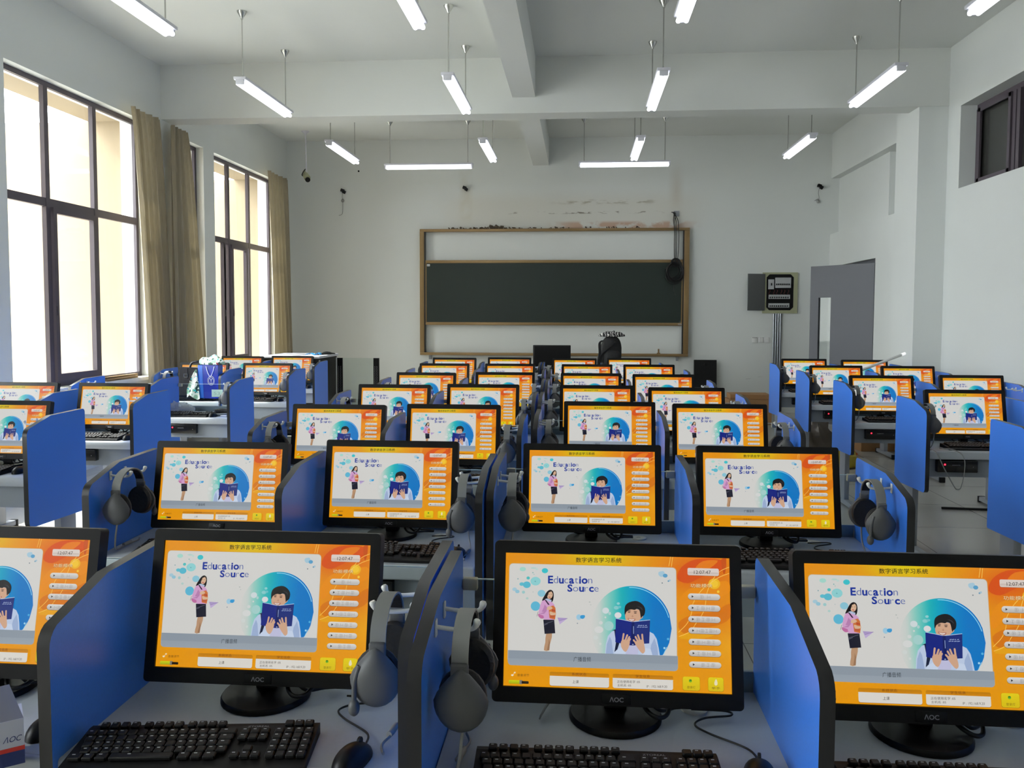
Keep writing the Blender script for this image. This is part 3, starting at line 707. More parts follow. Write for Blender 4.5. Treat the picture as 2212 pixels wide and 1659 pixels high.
# ------------------------------------------------------------------ two-seat computer desk (origin on the floor, y=0 at the screens)
def panel_loop():
    pts = []
    def arc(cx, cz, r, a0, a1, n=4):
        for k in range(n + 1):
            a = math.radians(a0 + (a1 - a0) * k / n); pts.append((cx + r * math.cos(a), cz + r * math.sin(a)))
    arc(0.14 - 0.02, 1.046 - 0.02, 0.02, 0, 88)
    pts.append((-0.165, 1.041))
    arc(-0.315, 0.955, 0.045, 118, 180)
    arc(-0.36 + 0.03, 0.51, 0.03, 180, 265)
    arc(0.14 - 0.01, 0.478, 0.01, 275, 360, 2)
    return pts
def make_desk():
    root = thing('computer_desk', 'grey desk', 'desk')
    mb = MB(); mb.rng(-0.6615, 0.6615, -0.33, 0.135, DESK - 0.028, DESK, bevel=0.004)
    mb.rng(-0.6615, 0.6615, -0.345, -0.325, DESK - 0.05, DESK, bevel=0.008, seg=3)
    mb.build('tabletop', 'desk', root, smooth=40)
    mb = MB(); mb.rng(-0.66, 0.66, -0.30, -0.285, 0.575, DESK - 0.0285); mb.build('front_apron', 'desk2', root)
    mb = MB(); mb.rng(-0.6615, 0.6615, 0.1355, 0.15, 0.62, DESK + 0.045, bevel=0.003); mb.build('rear_board', 'desk2', root, smooth=40)
    for s in (-1, 1):
        mb = MB(); mb.rng(s * 0.60 - 0.02, s * 0.60 + 0.02, 0.0, 0.14, 0.05, DESK - 0.03, bevel=0.004)
        leg = mb.build('leg', 'steel', root, smooth=40)
        mb = MB(); mb.rng(s * 0.60 - 0.025, s * 0.60 + 0.025, -0.24, 0.24, 0.012, 0.05, bevel=0.006)
        mb.rng(s * 0.60 - 0.027, s * 0.60 + 0.027, -0.262, -0.235, 0.0, 0.052, mi=1, bevel=0.004); mb.rng(s * 0.60 - 0.027, s * 0.60 + 0.027, 0.235, 0.262, 0.0, 0.052, mi=1, bevel=0.004)
        mb.build('foot', ['steel', 'blkm'], leg, smooth=40)
    loop = panel_loop()
    for x in (-0.675, 0.0, 0.675):
        mb = MB(); mb.prism(loop, 0, x - 0.0125, x + 0.0125, mi=0, side_mi=1)
        p = mb.build('partition_panel', ['blue', 'edge'], root, smooth=30)
        if x:
            s = -1 if x < 0 else 1
            for y in (-0.228, -0.132):
                xi = x - s * 0.0125
                mb = MB()
                mb.tube(smooth_path([(xi, y, 1.004), (xi - s * 0.04, y, 1.000), (xi - s * 0.070, y, 1.003), (xi - s * 0.079, y, 1.020)], 5), [0.0045] * 11 + [0.005, 0.006, 0.007, 0.007, 0.005])
                mb.box(xi - s * 0.002, y, 1.002, 0.004, 0.014, 0.032, bevel=0.0015)
                mb.build('hook', 'hook', p, smooth=50)
    for x in (-0.3375, 0.3375):
        mb = MB(); mb.rng(x - 0.322, x + 0.322, 0.128, 0.133, DESK + 0.002, 0.978, mi=0)
        mb.rng(x - 0.322, x + 0.322, 0.128, 0.133, 0.978, 0.9805, mi=1)
        g = mb.build('glass_screen', ['glass', 'glassedge'], root)
        for s in (-1, 1):
            mb = MB(); mb.rng(x + s * 0.3235, x + s * 0.29, 0.121, 0.14, 0.955, 0.982, bevel=0.003); mb.build('clamp', 'clamp', g, smooth=40)
    for x in (-0.155, 0.485):
        mb = MB(); mb.lathe([(0.028, 0.0), (0.028, 0.0025), (0.025, 0.0035), (0.008, 0.0035), (0.007, 0.001), (0.001, 0.001)], (x, 0.04, DESK + 0.0002), 24)
        mb.build('cable_grommet', 'cream', root, smooth=30)
    return root
DSK = Proto(make_desk())

# ------------------------------------------------------------------ keyboard, mouse, headset, small computer
def make_keyboard():
    root = thing('keyboard', 'black keyboard', 'keyboard')
    mb = MB(); mb.prism([(-0.078, 0.0), (0.076, 0.0), (0.076, 0.022), (0.062, 0.024), (-0.07, 0.012), (-0.078, 0.008)], 0, -0.222, 0.222)
    mb.build('body', 'blkm', root)
    mb = MB()
    rows = [0.06, 0.034, 0.0155, -0.003, -0.0215, -0.04, -0.0585]
    def key(x, y, w):
        z = 0.0165 + (y + 0.07) * 0.09
        rot = Euler((math.radians(5), 0, 0))
        mb.box(x, y, z + 0.001, w - 0.0015, 0.0165, 0.008, rot=rot, bevel=0.002, seg=1)
        if rnd.random() < 0.85:
            lw = min(0.006, w * 0.3)
            mb.poly([(x - w * 0.22, y + 0.001, z + 0.0054), (x - w * 0.22 + lw, y + 0.001, z + 0.0054), (x - w * 0.22 + lw, y + 0.0035, z + 0.0057), (x - w * 0.22, y + 0.0035, z + 0.0057)], mi=1)
    for k in range(12): key(-0.185 + k * 0.0195 + (k // 4) * 0.006 - 0.006, rows[0], 0.017)
    for r, y in enumerate(rows[1:6], 1):
        off = [0, 0.0, 0.006, 0.009, 0.014, 0.0][r]
        if r < 5:
            for k in range(13): key(-0.205 + off + k * 0.0192, y, 0.0185)
            key(0.054 + off * 0.3, y, 0.034 - off)
        else:
            for x, w in ((-0.202, 0.024), (-0.178, 0.02), (-0.154, 0.022), (-0.082, 0.115), (-0.005, 0.022), (0.018, 0.02), (0.042, 0.024)): key(x, y, w)
        for k in range(3):
            if r in (1, 2) or (r == 5) or (r == 4 and k == 1): key(0.087 + k * 0.0192, y, 0.0185)
        for k in range(4): key(0.152 + k * 0.0192, y, 0.0185)
    for k in range(3): key(0.166 + k * 0.0192, rows[0], 0.0185)
    mb.build('keys', ['keys', 'legend'], root)
    mb = MB(); text_mb(mb, 'ZTOREAL', lambda x, y: (0.085 + x, 0.056 + y, 0.0245), 0.042, 0.006); mb.build('logo', 'logo', root)
    return root
KBD = Proto(make_keyboard())

def make_mouse():
    root = thing('mouse', 'black mouse', 'mouse')
    def f(p):
        z = p.z if p.z > 0 else p.z * 0.02
        w = 1.0 - 0.12 * math.cos(p.y / 0.055 * PI) * 0.5
        return (p.x * w, p.y, z * (1.0 - 0.25 * (p.y / 0.055)) + 0.001)
    mb = MB(); mb.sphere((0, 0, 0.0), 0.031, 0.056, 0.034, u=24, v=16, fn=f); mb.build('shell', 'blk', root, smooth=80)
    mb = MB(); mb.lathe([(0.008, -0.003), (0.009, -0.002), (0.009, 0.002), (0.008, 0.003)], (0, 0.03, 0.0255), 14, axis='X'); mb.build('scroll_wheel', 'blkm', root, smooth=40)
    mb = MB(); mb.tube(smooth_path([(0, 0.055, 0.008), (-0.02, 0.10, 0.004), (-0.09, 0.14, 0.004), (-0.12, 0.17, 0.004), (-0.10, 0.20, 0.006), (-0.05, 0.22, 0.008), (-0.06, 0.235, 0.009), (-0.13, 0.225, 0.009)]), 0.0022, seg=6)
    mb.build('cable', 'cablk', root, smooth=60)
    return root
MOU = Proto(make_mouse())

def make_headset():
    """origin under the crown of the band where it lies on the hooks; hangs in the yz plane, panel on the -x side"""
    root = thing('headset', 'grey headset', 'headset')
    arch = [(0, -0.083, -0.085)] + [(0, -0.08 * math.cos(t), -0.062 + 0.062 * math.sin(t)) for t in [PI * k / 14 for k in range(15)]] + [(0, 0.083, -0.085)]
    mb = MB(); mb.ribbon(arch, 0.03, 0.004, (1, 0, 0), mi=0)
    mb.ribbon([(p[0], p[1] * 0.95, p[2] * 0.97 - 0.003) for p in arch[2:-2]], 0.026, 0.004, (1, 0, 0), mi=1)
    mb.build('headband', ['hlite', 'pad'], root, smooth=50)
    for s in (-1, 1):
        mb = MB()
        def f(p, s=s):
            t = max(0.0, p.z / 0.058); k = 1.0 - 0.62 * t ** 1.25
            y = p.y if p.y * s > 0 else p.y * 0.25
            return (p.x * k, y, p.z)
        mb.sphere((0.003, s * 0.086, -0.126), 0.049, 0.027, 0.057, u=22, v=14, fn=f)
        mb.box(0, s * 0.084, -0.078, 0.032, 0.012, 0.034, bevel=0.004)
        cup = mb.build('ear_cup', 'hgrey', root, smooth=50)
        mb = MB(); mb.lathe([(0.02, 0.004), (0.036, 0.0), (0.043, 0.006), (0.044, 0.014), (0.040, 0.02)], (0.003, s * 0.086 - s * 0.028 if s > 0 else s * 0.086 + 0.008, -0.127), 22, axis='Y', sy=1.15)
        mb.build('ear_cushion', 'pad', cup, smooth=50)
    mb = MB(); mb.tube(smooth_path([(0.03, 0.100, -0.10), (0.038, 0.104, -0.13), (0.040, 0.104, -0.165)]), 0.005)
    mb.sphere((0.040, 0.104, -0.178), 0.011, 0.011, 0.016); mb.build('microphone', 'hgrey', root, smooth=50)
    mb = MB()
    mb.tube(smooth_path([(0.006, -0.088, -0.178), (0.0, -0.092, -0.235), (-0.01, -0.07, -0.274), (-0.012, 0.0, -0.274), (0.0, 0.05, -0.274), (-0.01, 0.085, -0.274)]), 0.003, seg=6)
    mb.tube([(-0.012, -0.02, -0.271), (-0.006, 0.02, -0.271)], 0.0062, seg=10)
    mb.build('cable', 'cabgr', root, smooth=60)
    return root
HED = Proto(make_headset())

def make_pc():
    root = thing('mini_computer', 'black computer', 'computer')
    mb = MB(); mb.box(0, 0.02, 0, 0.245, 0.04, 0.076, bevel=0.006, seg=3); mb.build('case', 'pc', root, smooth=40)
    mb = MB(); mb.lathe([(0.0055, 0), (0.0055, -0.0012), (0.001, -0.0012)], (-0.078, -0.0002, 0.012), 16, axis='Y'); mb.build('power_light', 'ledr', root)
    mb = MB(); text_mb(mb, 'AN0VOTE', lambda x, y: (-0.035 + x, -0.0005, 0.006 + y), 0.05, 0.006); text_mb(mb, '•', lambda x, y: (0.09 + x, -0.0005, -0.004 + y), 0.005); mb.build('logo', 'logo', root)
    return root
MPC = Proto(make_pc())
MPC_OFF = None

# ------------------------------------------------------------------ pendant twin-tube lamp (origin at ceiling, runs along y)
CEIL = 4.555
def make_lamp():
    root = thing('pendant_lamp', 'white lamp', 'ceiling lamp')
    zt = 3.845 - CEIL
    mb = MB(); mb.rng(-0.062, 0.062, -0.68, 0.68, zt + 0.034, zt + 0.062, bevel=0.004)
    mb.rng(-0.04, 0.04, -0.68, -0.655, zt - 0.012, zt + 0.034, bevel=0.003); mb.rng(-0.04, 0.04, 0.655, 0.68, zt - 0.012, zt + 0.034, bevel=0.003)
    mb.build('housing', 'lampw', root, smooth=40)
    for s in (-1, 1):
        mb = MB(); mb.tube([(s * 0.03, -0.655, zt), (s * 0.03, 0.655, zt)], 0.019, seg=14); mb.build('tube', 'tube', root, smooth=60)
    for s in (-1, 1):
        mb = MB(); mb.tube([(0, s * 0.6, zt + 0.06), (0, s * 0.6, 0)], 0.0062, seg=8); rod = mb.build('suspension_rod', 'chrome', root, smooth=60)
        mb = MB(); mb.lathe([(0.012, -0.075), (0.016, -0.06), (0.042, -0.02), (0.048, -0.0005)], (0, s * 0.6, 0), 18); mb.build('ceiling_rose', 'chrome', rod, smooth=40)
    return root
LMP = Proto(make_lamp())
# ------------------------------------------------------------------ room shell (x right, y towards the blackboard, z up; metres)
XL, XR, YF, YB = -5.006, 4.066, 14.0, -2.5
mb = MB(); mb.rng(XL - 0.3, XR + 2.6, YB - 0.2, YF + 0.2, -0.1, 0.0); struct(mb.build('floor', 'floor'))
mb = MB(); mb.rng(XL - 0.3, XR + 0.3, YB - 0.2, YF + 0.2, CEIL, CEIL + 0.15); struct(mb.build('ceiling', 'ceiling'))
mb = MB(); mb.rng(XL - 0.3, XR + 2.6, YF, YF + 0.2, 0, CEIL); struct(mb.build('wall_front', 'stained'))
mb = MB(); mb.rng(XL - 0.3, XR + 0.3, YB - 0.2, YB, 0, CEIL); struct(mb.build('wall_back', 'wall'))

def wall_with_holes(name, x0, x1, holes, material, ya=YB, yb=YF):
    mb = MB(); ys = sorted({ya, yb, *[h[0] for h in holes], *[h[1] for h in holes]})
    for y0, y1 in zip(ys, ys[1:]):
        z = 0
        for h in sorted(holes, key=lambda h: h[2]):
            if h[0] <= y0 and h[1] >= y1:
                if h[2] > z: mb.rng(x0, x1, y0, y1, z, h[2])
                z = h[3]
        mb.rng(x0, x1, y0, y1, z, CEIL)
    return struct(mb.build(name, material))
ZS, ZT = 0.876, 3.81
WINS = [(-1.6, 0.7, []), (4.0, 6.35, [4.75, 5.6]), (6.955, 9.31, [7.66, 8.46]), (9.98, 10.80, []), (11.12, 13.42, [11.80, 12.55])]
wall_with_holes('wall_left', XL - 0.3, XL, [(a, b, ZS, ZT) for a, b, _ in WINS], 'wall')
wall_with_holes('wall_right', XR, XR + 0.25, [(11.88, 13.62, 0, 2.40), (11.17, 14.0, 2.93, 3.835), (4.4, 9.40, 2.97, 3.852)], 'wall')
# back of the blind recess over the door
mb = MB(); mb.rng(XR + 0.13, XR + 0.30, 11.80, YF, 2.93, 3.835); mb.rng(XR + 0.25, XR + 0.32, 11.0, YF, 2.85, 3.9); struct(mb.build('trim_1', 'wall'))
mb = MB(); mb.rng(3.752, XR, 9.70, 10.36, 0, CEIL); struct(mb.build('pillar_1', 'wall'))
mb = MB(); mb.rng(XL, XR, 9.69, 10.00, 3.92, CEIL); struct(mb.build('beam_1', 'ceiling'))
mb = MB(); mb.rng(-0.79, -0.525, YB, 9.69, 4.10, CEIL); mb.rng(-0.79, -0.525, 10.0, YF, 4.10, CEIL); struct(mb.build('beam_2', 'ceiling'))
# unseen corridor shell beyond the door, added to keep sky light out
mb = MB(); mb.rng(XR + 2.3, XR + 2.5, 3.5, YF, 0, CEIL); mb.rng(XR + 0.25, XR + 2.3, 3.4, 3.5, 0, CEIL); mb.rng(XR + 0.25, XR + 2.5, 3.4, YF, CEIL, CEIL + 0.1)
struct(mb.build('wall_corridor_light_block', 'wall'))

def window(k, y0, y1, mulls, sash=None, extra=None):
    xi = XL - 0.10; xo = xi - 0.035
    root = struct(link('window_%d' % k, None))
    mb = MB(); t = 0.05
    mb.rng(xo, xi, y0, y1, ZT - t, ZT); mb.rng(xo, xi, y0, y1, ZS, ZS + t)
    for y in (y0 + t / 2, y1 - t / 2): mb.rng(xo, xi, y - t / 2, y + t / 2, ZS + t, ZT - t)
    for y in mulls: mb.rng(xo - 0.005, xi + 0.005, y - 0.032, y + 0.032, ZS + t, ZT - t)
    mb.rng(xo - 0.002, xi + 0.002, y0 + t, y1 - t, 2.62, 2.70)
    struct(mb.build('window_frame', 'frame', root))
    mb = MB(); mb.rng(xo + 0.012, xo + 0.018, y0 + t, y1 - t, ZS + t, ZT - t); struct(mb.build('window_pane', 'wglass', root))
    for (a, b) in (sash or []):
        mb = MB(); z0, z1 = ZS + t, 2.62; w = 0.055
        mb.rng(xi - 0.02, xi + 0.03, a, b, z0, z0 + w + 0.02); mb.rng(xi - 0.02, xi + 0.03, a, b, z1 - w, z1)
        mb.rng(xi - 0.02, xi + 0.03, a, a + w, z0 + w + 0.02, z1 - w); mb.rng(xi - 0.02, xi + 0.03, b - w, b, z0 + w + 0.02, z1 - w)
        mb.box(xi + 0.034, a + w / 2, 1.62, 0.012, 0.02, 0.09)
        struct(mb.build('window_sash', 'frame', root))
    mb = MB(); mb.rng(XL - 0.10, XL + 0.04, y0 - 0.02, y1 + 0.02, ZS - 0.04, ZS - 0.002); struct(mb.build('window_sill', 'white', root))
    return root
window(1, *WINS[2], sash=[(7.70, 8.42)])
window(2, *WINS[3])
window(3, *WINS[4], sash=[(11.84, 12.42), (11.55, 11.62)])
window(4, *WINS[1]); window(5, *WINS[0])  # both out of view, added to light the near part of the room
# dark clerestory window to the corridor
root = struct(link('window_6', None)); xi = XR + 0.17
mb = MB(); t = 0.05
y0, y1, z0, z1 = 4.4, 9.40, 2.97, 3.852
mb.rng(xi, xi + 0.06, y0, y1, z0, z0 + t); mb.rng(xi, xi + 0.06, y0, y1, z1 - t, z1)
for y in (y1 - t / 2, 8.62, 8.54, 7.75, 6.9, 6.0, 5.2, y0 + t / 2): mb.rng(xi - 0.005, xi + 0.065, y - 0.03, y + 0.03, z0 + t, z1 - t)
mb.rng(xi - 0.02, xi, 8.66, 9.34, z0 + t, z0 + t + 0.04); mb.rng(xi - 0.02, xi, 8.66, 9.34, z1 - t - 0.04, z1 - t); mb.rng(xi - 0.02, xi, 9.29, 9.34, z0 + t, z1 - t); mb.rng(xi - 0.02, xi, 8.66, 8.71, z0 + t, z1 - t)
struct(mb.build('window_frame', 'frame', root))
mb = MB(); mb.rng(xi + 0.03, xi + 0.04, y0 + t, y1 - t, z0 + t, z1 - t); struct(mb.build('window_pane', 'dglass', root))
# door frame and open leaf
root = struct(link('door_1', None))
mb = MB(); t = 0.05
mb.rng(XR + 0.08, XR + 0.2, 11.88, 11.88 + t, 0, 2.40); mb.rng(XR + 0.08, XR + 0.2, 13.62 - t, 13.62, 0, 2.40); mb.rng(XR + 0.08, XR + 0.2, 11.88, 13.62, 2.40 - t, 2.40)
struct(mb.build('door_frame', 'doorgrey', root))
hx, hy = XR + 0.03, 11.95; fx, fy = 3.452, 12.76
ang = math.atan2(fy - hy, fx - hx); wd = math.hypot(fx - hx, fy - hy)
mb = MB(); s0, s1 = wd * 0.66, wd * 0.86
mb.rng(0, s0, -0.022, 0.022, 0.012, 2.335); mb.rng(s1, wd, -0.022, 0.022, 0.012, 2.335); mb.rng(s0, s1, -0.022, 0.022, 0.012, 0.55); mb.rng(s0, s1, -0.022, 0.022, 1.87, 2.335)
leaf = struct(mb.build('door_leaf', 'doorgrey', root, loc=(hx, hy, 0), rot=(0, 0, ang)))
mb = MB(); mb.rng(s0, s1, -0.003, 0.003, 0.55, 1.87); struct(mb.build('door_glass', 'wglass', leaf))

# outside: reveals of the facade, overhang, opposite building, ground
root = struct(link('exterior_facade_trim', None))
for k, (a, b, _) in enumerate(WINS):
    mb = MB(); mb.rng(XL - 0.72, XL - 0.302, a - 0.35, b + 0.32, ZT + 0.02, ZT + 0.25); struct(mb.build('overhang_trim', 'beige', root))
    mb = MB(); mb.rng(XL - 1.9, XL - 0.302, b + 0.06, b + 0.3, 0.0, ZT + 0.02); struct(mb.build('fin_trim', 'beige', root))
root = struct(link('exterior_building', None))
mb = MB(); mb.rng(-26, -22, 5, 75, -4, 7); struct(mb.build('building_wall', 'facade', root))
for y in (25.9, 27.9, 29.9, 31.85, 33.9, 35.9, 37.9, 39.9):
    mb = MB(); mb.rng(-22.02, -21.98, y, y + 0.28, 2.98, 3.4); mb.rng(-22.02, -21.98, y + 0.33, y + 0.6, 2.98, 3.4); mb.rng(-22.02, -21.98, y, y + 0.6, 2.75, 2.94); struct(mb.build('building_window', 'facwin', root))
mb = MB(); mb.rng(-22.02, -21.97, 24, 31.4, 1.19, 1.24); struct(mb.build('building_ledge', 'facwin', root))
mb = MB(); mb.rng(-60, XL - 0.35, -30, 90, -4.2, -4.0); struct(mb.build('ground_outside', 'ground'))

# ------------------------------------------------------------------ curtains
def curtain(label, top, bot, ztop, zbot, x, folds, seed):
    r = random.Random(seed); n = folds * 10; m = 26
    ph = [r.uniform(-0.5, 0.5) for _ in range(folds + 2)]
    am = [r.uniform(0.6, 1.25) for _ in range(folds + 2)]
    mb = MB(); rows = []
    for j in range(m + 1):
        t = j / m; z = ztop + (zbot - ztop) * t; e = t ** 0.7
        y0 = top[0] + (bot[0] - top[0]) * e; y1 = top[1] + (bot[1] - top[1]) * e
        row = []
        for i in range(n + 1):
            s = i / n; k = s * folds; f = int(k)
            a = (am[f] * (1 - (k - f)) + am[f + 1] * (k - f))
            amp = (0.035 + 0.03 * t) * a
            off = amp * math.sin(2 * PI * k + ph[f] * t * 1.5) + 0.012 * math.sin(5.0 * k + 3 * t)
            row.append(mb.bm.verts.new((x + off + 0.02 * t, y0 + (y1 - y0) * s + 0.012 * math.cos(2 * PI * k), z)))
        rows.append(row)
    for a, b in zip(rows, rows[1:]):
        for i in range(n): mb.bm.faces.new((a[i], a[i + 1], b[i + 1], b[i]))
    o = mb.build('curtain', 'curtain', smooth=80)
    return tag(o, label, 'curtain', 'gathered window curtains')
curtain('brown satin curtain gathered beside the big near window', (8.77, 9.40), (9.07, 9.60), 3.85, 0.12, XL + 0.13, 5, 1)
curtain('brown satin curtain gathered between the two window openings, beside the bare white pier', (9.66, 10.07), (9.58, 10.50), 3.85, 0.12, XL + 0.13, 4, 2)
curtain('brown satin curtain in the far window corner next to the front wall', (12.74, 13.64), (12.98, 13.78), 3.85, 0.12, XL + 0.13, 5, 3)

# ------------------------------------------------------------------ lamps
ordn = ['first', 'second', 'third', 'fourth']
colname = ['nearest the windows', 'left of the long beam', 'right of the long beam', 'nearest the door wall']
rown = ['row cut off by the photo top', 'row before the cross beam', 'row beyond the cross beam']
for r, (yy, xs) in enumerate(((5.93, (-3.32, -1.275, 0.77, 2.92)), (8.66, (-3.32, -1.275, 0.77, 2.92)), (11.55, (-3.32, -1.275, 0.77, 2.92)))):
    for c, x in enumerate(xs):
        LMP.put((x, yy, CEIL), 0, 'lit pendant lamp %s, %s' % (colname[c], rown[r]), 'pendant tube lamps')
LMP.put((-2.31, 12.66, CEIL), PI / 2, 'lit pendant lamp hung crosswise over the left half of the blackboard', 'pendant tube lamps')
LMP.put((0.652, 12.66, CEIL), PI / 2, 'lit pendant lamp hung crosswise over the right half of the blackboard', 'pendant tube lamps')
# ------------------------------------------------------------------ desks and what stands on them
ORD = ['front', 'second', 'third', 'fourth', 'fifth', 'sixth', 'seventh']
CL = [(-0.980, 1.78, -1.300, 1.725, -0.676, 1.739), (-1.000, 3.03, -1.326, 2.984, -0.704, 3.082), (-0.965, 4.36, -1.276, 4.325, -0.670, 4.395), (-0.972, 5.70, -1.276, 5.655, -0.668, 5.758),
      (-0.972, 6.98, -1.286, 6.908, -0.628, 7.057), (-1.025, 8.30, -1.357, 8.286, -0.694, 8.321), (-1.123, 9.57, -1.433, 9.472, -0.809, 9.675)]
CR = [(0.403, 1.70, 0.080, 1.711, 0.684, 1.69), (0.383, 3.065, 0.049, 3.060, 0.685, 3.069), (0.450, 4.60, 0.170, 4.630, 0.763, 4.569), (0.420, 5.70, 0.121, 5.781, 0.719, 5.629),
      (0.411, 6.96, 0.099, 6.991, 0.696, 6.929), (0.387, 8.33, 0.078, 8.315, 0.695, 8.348), (0.262, 9.60, -0.053, 9.53, 0.574, 9.719)]
RB = [(2.8375, 4.37, None, None, None, None), (2.840, 5.67, 2.527, 5.657, None, None), (2.840, 7.08, 2.470, 7.004, 3.234, 7.217), (2.870, 8.42, 2.535, 8.429, 3.217, 8.418), (2.900, 9.72, 2.576, 9.868, 3.195, 9.60)]
LB = [(-3.4875, 4.34, None, None, -3.155, 4.334), (-3.60, 5.55, -3.910, 5.545, -3.248, 5.548), (-3.51, 6.85, None, None, None, None), (-3.47, 8.11, -3.79, 8.12, -3.125, 8.111), (-3.70, 9.60, -3.967, 9.50, -3.413, 9.700)]
BLOCKS = [('centre-left', CL, 'front to back'), ('centre-right', CR, ''), ('door-side', RB, ''), ('window-side', LB, '')]
def rown_(block, i, n):
    if block in ('centre-left', 'centre-right'): return ORD[i] + ' row'
    return ['nearest desk', 'second desk', 'third desk', 'fourth desk', 'farthest desk'][i]
SEAT = {}
for block, rows, _ in BLOCKS:
    for i, (cx, y, xl, yl, xr, yr) in enumerate(rows):
        where = rown_(block, i, len(rows))
        DSK.put((cx, y, 0), 0, 'grey two-seat desk with blue dividers, %s column, %s' % (block, where), 'two-seat computer desks')
        for side, x, yy in (('left', xl, yl), ('right', xr, yr)):
            s = -1 if side == 'left' else 1
            SEAT[block, i, side] = (cx + s * 0.32, y)
            if x is None: continue
            # the measured point is the top edge of the screen, which leans back
            MON.put((x, min(yy - 0.018, y + 0.028), DESK + 0.001), 0, 'lit black monitor, %s seat of the %s column, %s' % (side, block, where), 'lit student monitors')

# keyboards and mice where the photo shows them: (block, row, side, dx, dy, angle)
def on(block, i, side): return SEAT[block, i, side]
KEY = [('centre-left', 0, 'right', -0.06, -0.31, 6.5), ('centre-right', 0, 'left', -0.045, -0.262, 1.5), ('centre-right', 0, 'right', -0.035, -0.262, 0.5),
       ('centre-left', 1, 'left', 0.0, -0.24, 2), ('centre-left', 1, 'right', 0.0, -0.235, -1), ('centre-right', 1, 'right', 0.0, -0.24, 0), ('centre-right', 1, 'left', 0.02, -0.24, 0),
       ('centre-left', 2, 'left', 0, -0.24, 1), ('centre-left', 2, 'right', 0.0, -0.24, 0), ('centre-right', 2, 'left', 0, -0.24, 0), ('centre-left', 3, 'right', 0, -0.24, 0),
       ('window-side', 0, 'right', -0.05, -0.235, -2), ('window-side', 1, 'right', 0.0, -0.235, 1), ('window-side', 1, 'left', 0, -0.235, 0), ('window-side', 2, 'right', -0.08, -0.23, 0), ('window-side', 3, 'left', 0.0, -0.24, 1), ('window-side', 3, 'right', -0.04, -0.235, 0), ('window-side', 4, 'right', 0.0, -0.24, 0),
       ('door-side', 1, 'left', 0.03, -0.215, -1), ('door-side', 2, 'left', 0, -0.235, 0), ('door-side', 3, 'left', 0.0, -0.235, 1), ('door-side', 4, 'left', 0.0, -0.235, 0)]
for b, i, s, dx, dy, a in KEY:
    x, y = on(b, i, s)
    KBD.put((x + dx, y + dy, DESK + 0.001), math.radians(a), 'black keyboard, %s seat of the %s column, %s' % (s, b, rown_(b, i, 0)), 'black keyboards')
MICE = [('centre-left', 0, 'left', 0.255, -0.245, -15), ('centre-left', 0, 'right', 0.245, -0.31, -12), ('centre-right', 0, 'left', 0.245, -0.225, -10), ('centre-left', 1, 'right', 0.265, -0.225, 0),
        ('window-side', 0, 'right', 0.225, -0.22, 5), ('window-side', 1, 'right', 0.265, -0.24, 0), ('window-side', 2, 'right', 0.175, -0.25, 0), ('window-side', 3, 'right', 0.235, -0.235, 0), ('window-side', 4, 'right', 0.26, -0.24, 0),
        ('centre-left', 2, 'right', 0.26, -0.22, 0), ('centre-right', 1, 'right', 0.262, -0.23, 0)]
for b, i, s, dx, dy, a in MICE:
    x, y = on(b, i, s)
    MOU.put((x + dx, y + dy, DESK + 0.001), math.radians(a), 'black wired mouse, %s seat of the %s column, %s' % (s, b, rown_(b, i, 0)), 'black wired mice')

# headsets on the hooks of the outer dividers
def hang(b, i, s):
    cx, y = {'centre-left': CL, 'centre-right': CR, 'door-side': RB, 'window-side': LB}[b][i][:2]
    sg = -1 if s == 'left' else 1
    HED.put((cx + sg * (0.6625 - 0.054), y - (0.205 if b[0] == 'c' else 0.18), 1.0245), 0 if s == 'left' else PI, 'grey headset on white hooks, %s end of the %s column, %s' % (s, b, rown_(b, i, 0)), 'hung grey headsets')
for b, n in (('centre-left', 7), ('centre-right', 7)):
    for i in range(n):
        for s in ('left', 'right'):
            if (b, i, s) in {('centre-left', 0, 'left'), ('centre-right', 0, 'right')}: continue
            hang(b, i, s)
for i in range(1, 5): hang('door-side', i, 'left')
for i in (2, 3, 4): hang('window-side', i, 'right')
for i in (3,): hang('window-side', i, 'left')

# small computers under the desk tops
for b, i, s, dx in [('door-side', 1, 'left', -0.165), ('door-side', 2, 'left', -0.13), ('door-side', 3, 'left', -0.1), ('door-side', 4, 'left', -0.1), ('window-side', 1, 'right', -0.03), ('window-side', 2, 'right', -0.05),
                ('centre-left', 1, 'left', -0.05), ('centre-left', 1, 'right', -0.06), ('centre-right', 1, 'left', -0.05), ('centre-left', 2, 'right', -0.03), ('centre-right', 3, 'left', -0.13)]:
    x, y = on(b, i, s)
    MPC.put((x + dx, y - 0.342, 0.648), 0, 'small black computer under the desk top, %s seat of the %s column, %s' % (s, b, rown_(b, i, 0)), 'small computers under the desks')
# ------------------------------------------------------------------ front of the room
root = thing('chalkboard', 'long green sliding chalkboard in a bronze frame on the front wall', 'chalkboard', (0, 0, 0))
x0, x1, z0, z1 = -2.695, 1.795, 0.924, 3.046; yf = YF - 0.005
mb = MB()
mb.rng(x0, x1, yf - 0.10, yf, z1 - 0.045, z1, bevel=0.006); mb.rng(x0, x1, yf - 0.10, yf, z0, z0 + 0.045, bevel=0.006)
mb.rng(x0, x0 + 0.075, yf - 0.10, yf, z0 + 0.045, z1 - 0.045, bevel=0.004); mb.rng(x1 - 0.085, x1, yf - 0.10, yf, z0 + 0.045, z1 - 0.045, bevel=0.004)
mb.build('frame', 'bronze', root, smooth=40)
for s, xx in ((1, x0 + 0.075), (-1, x1 - 0.085)):
    mb = MB(); mb.rng(xx, xx + s * 0.018, yf - 0.09, yf - 0.02, z0 + 0.045, z1 - 0.045); mb.build('slide_track', 'edge', root)
mb = MB(); mb.rng(x0 + 0.07, x1 - 0.08, yf - 0.012, yf - 0.002, z0 + 0.04, z1 - 0.04); mb.build('backing_panel', 'wall', root)
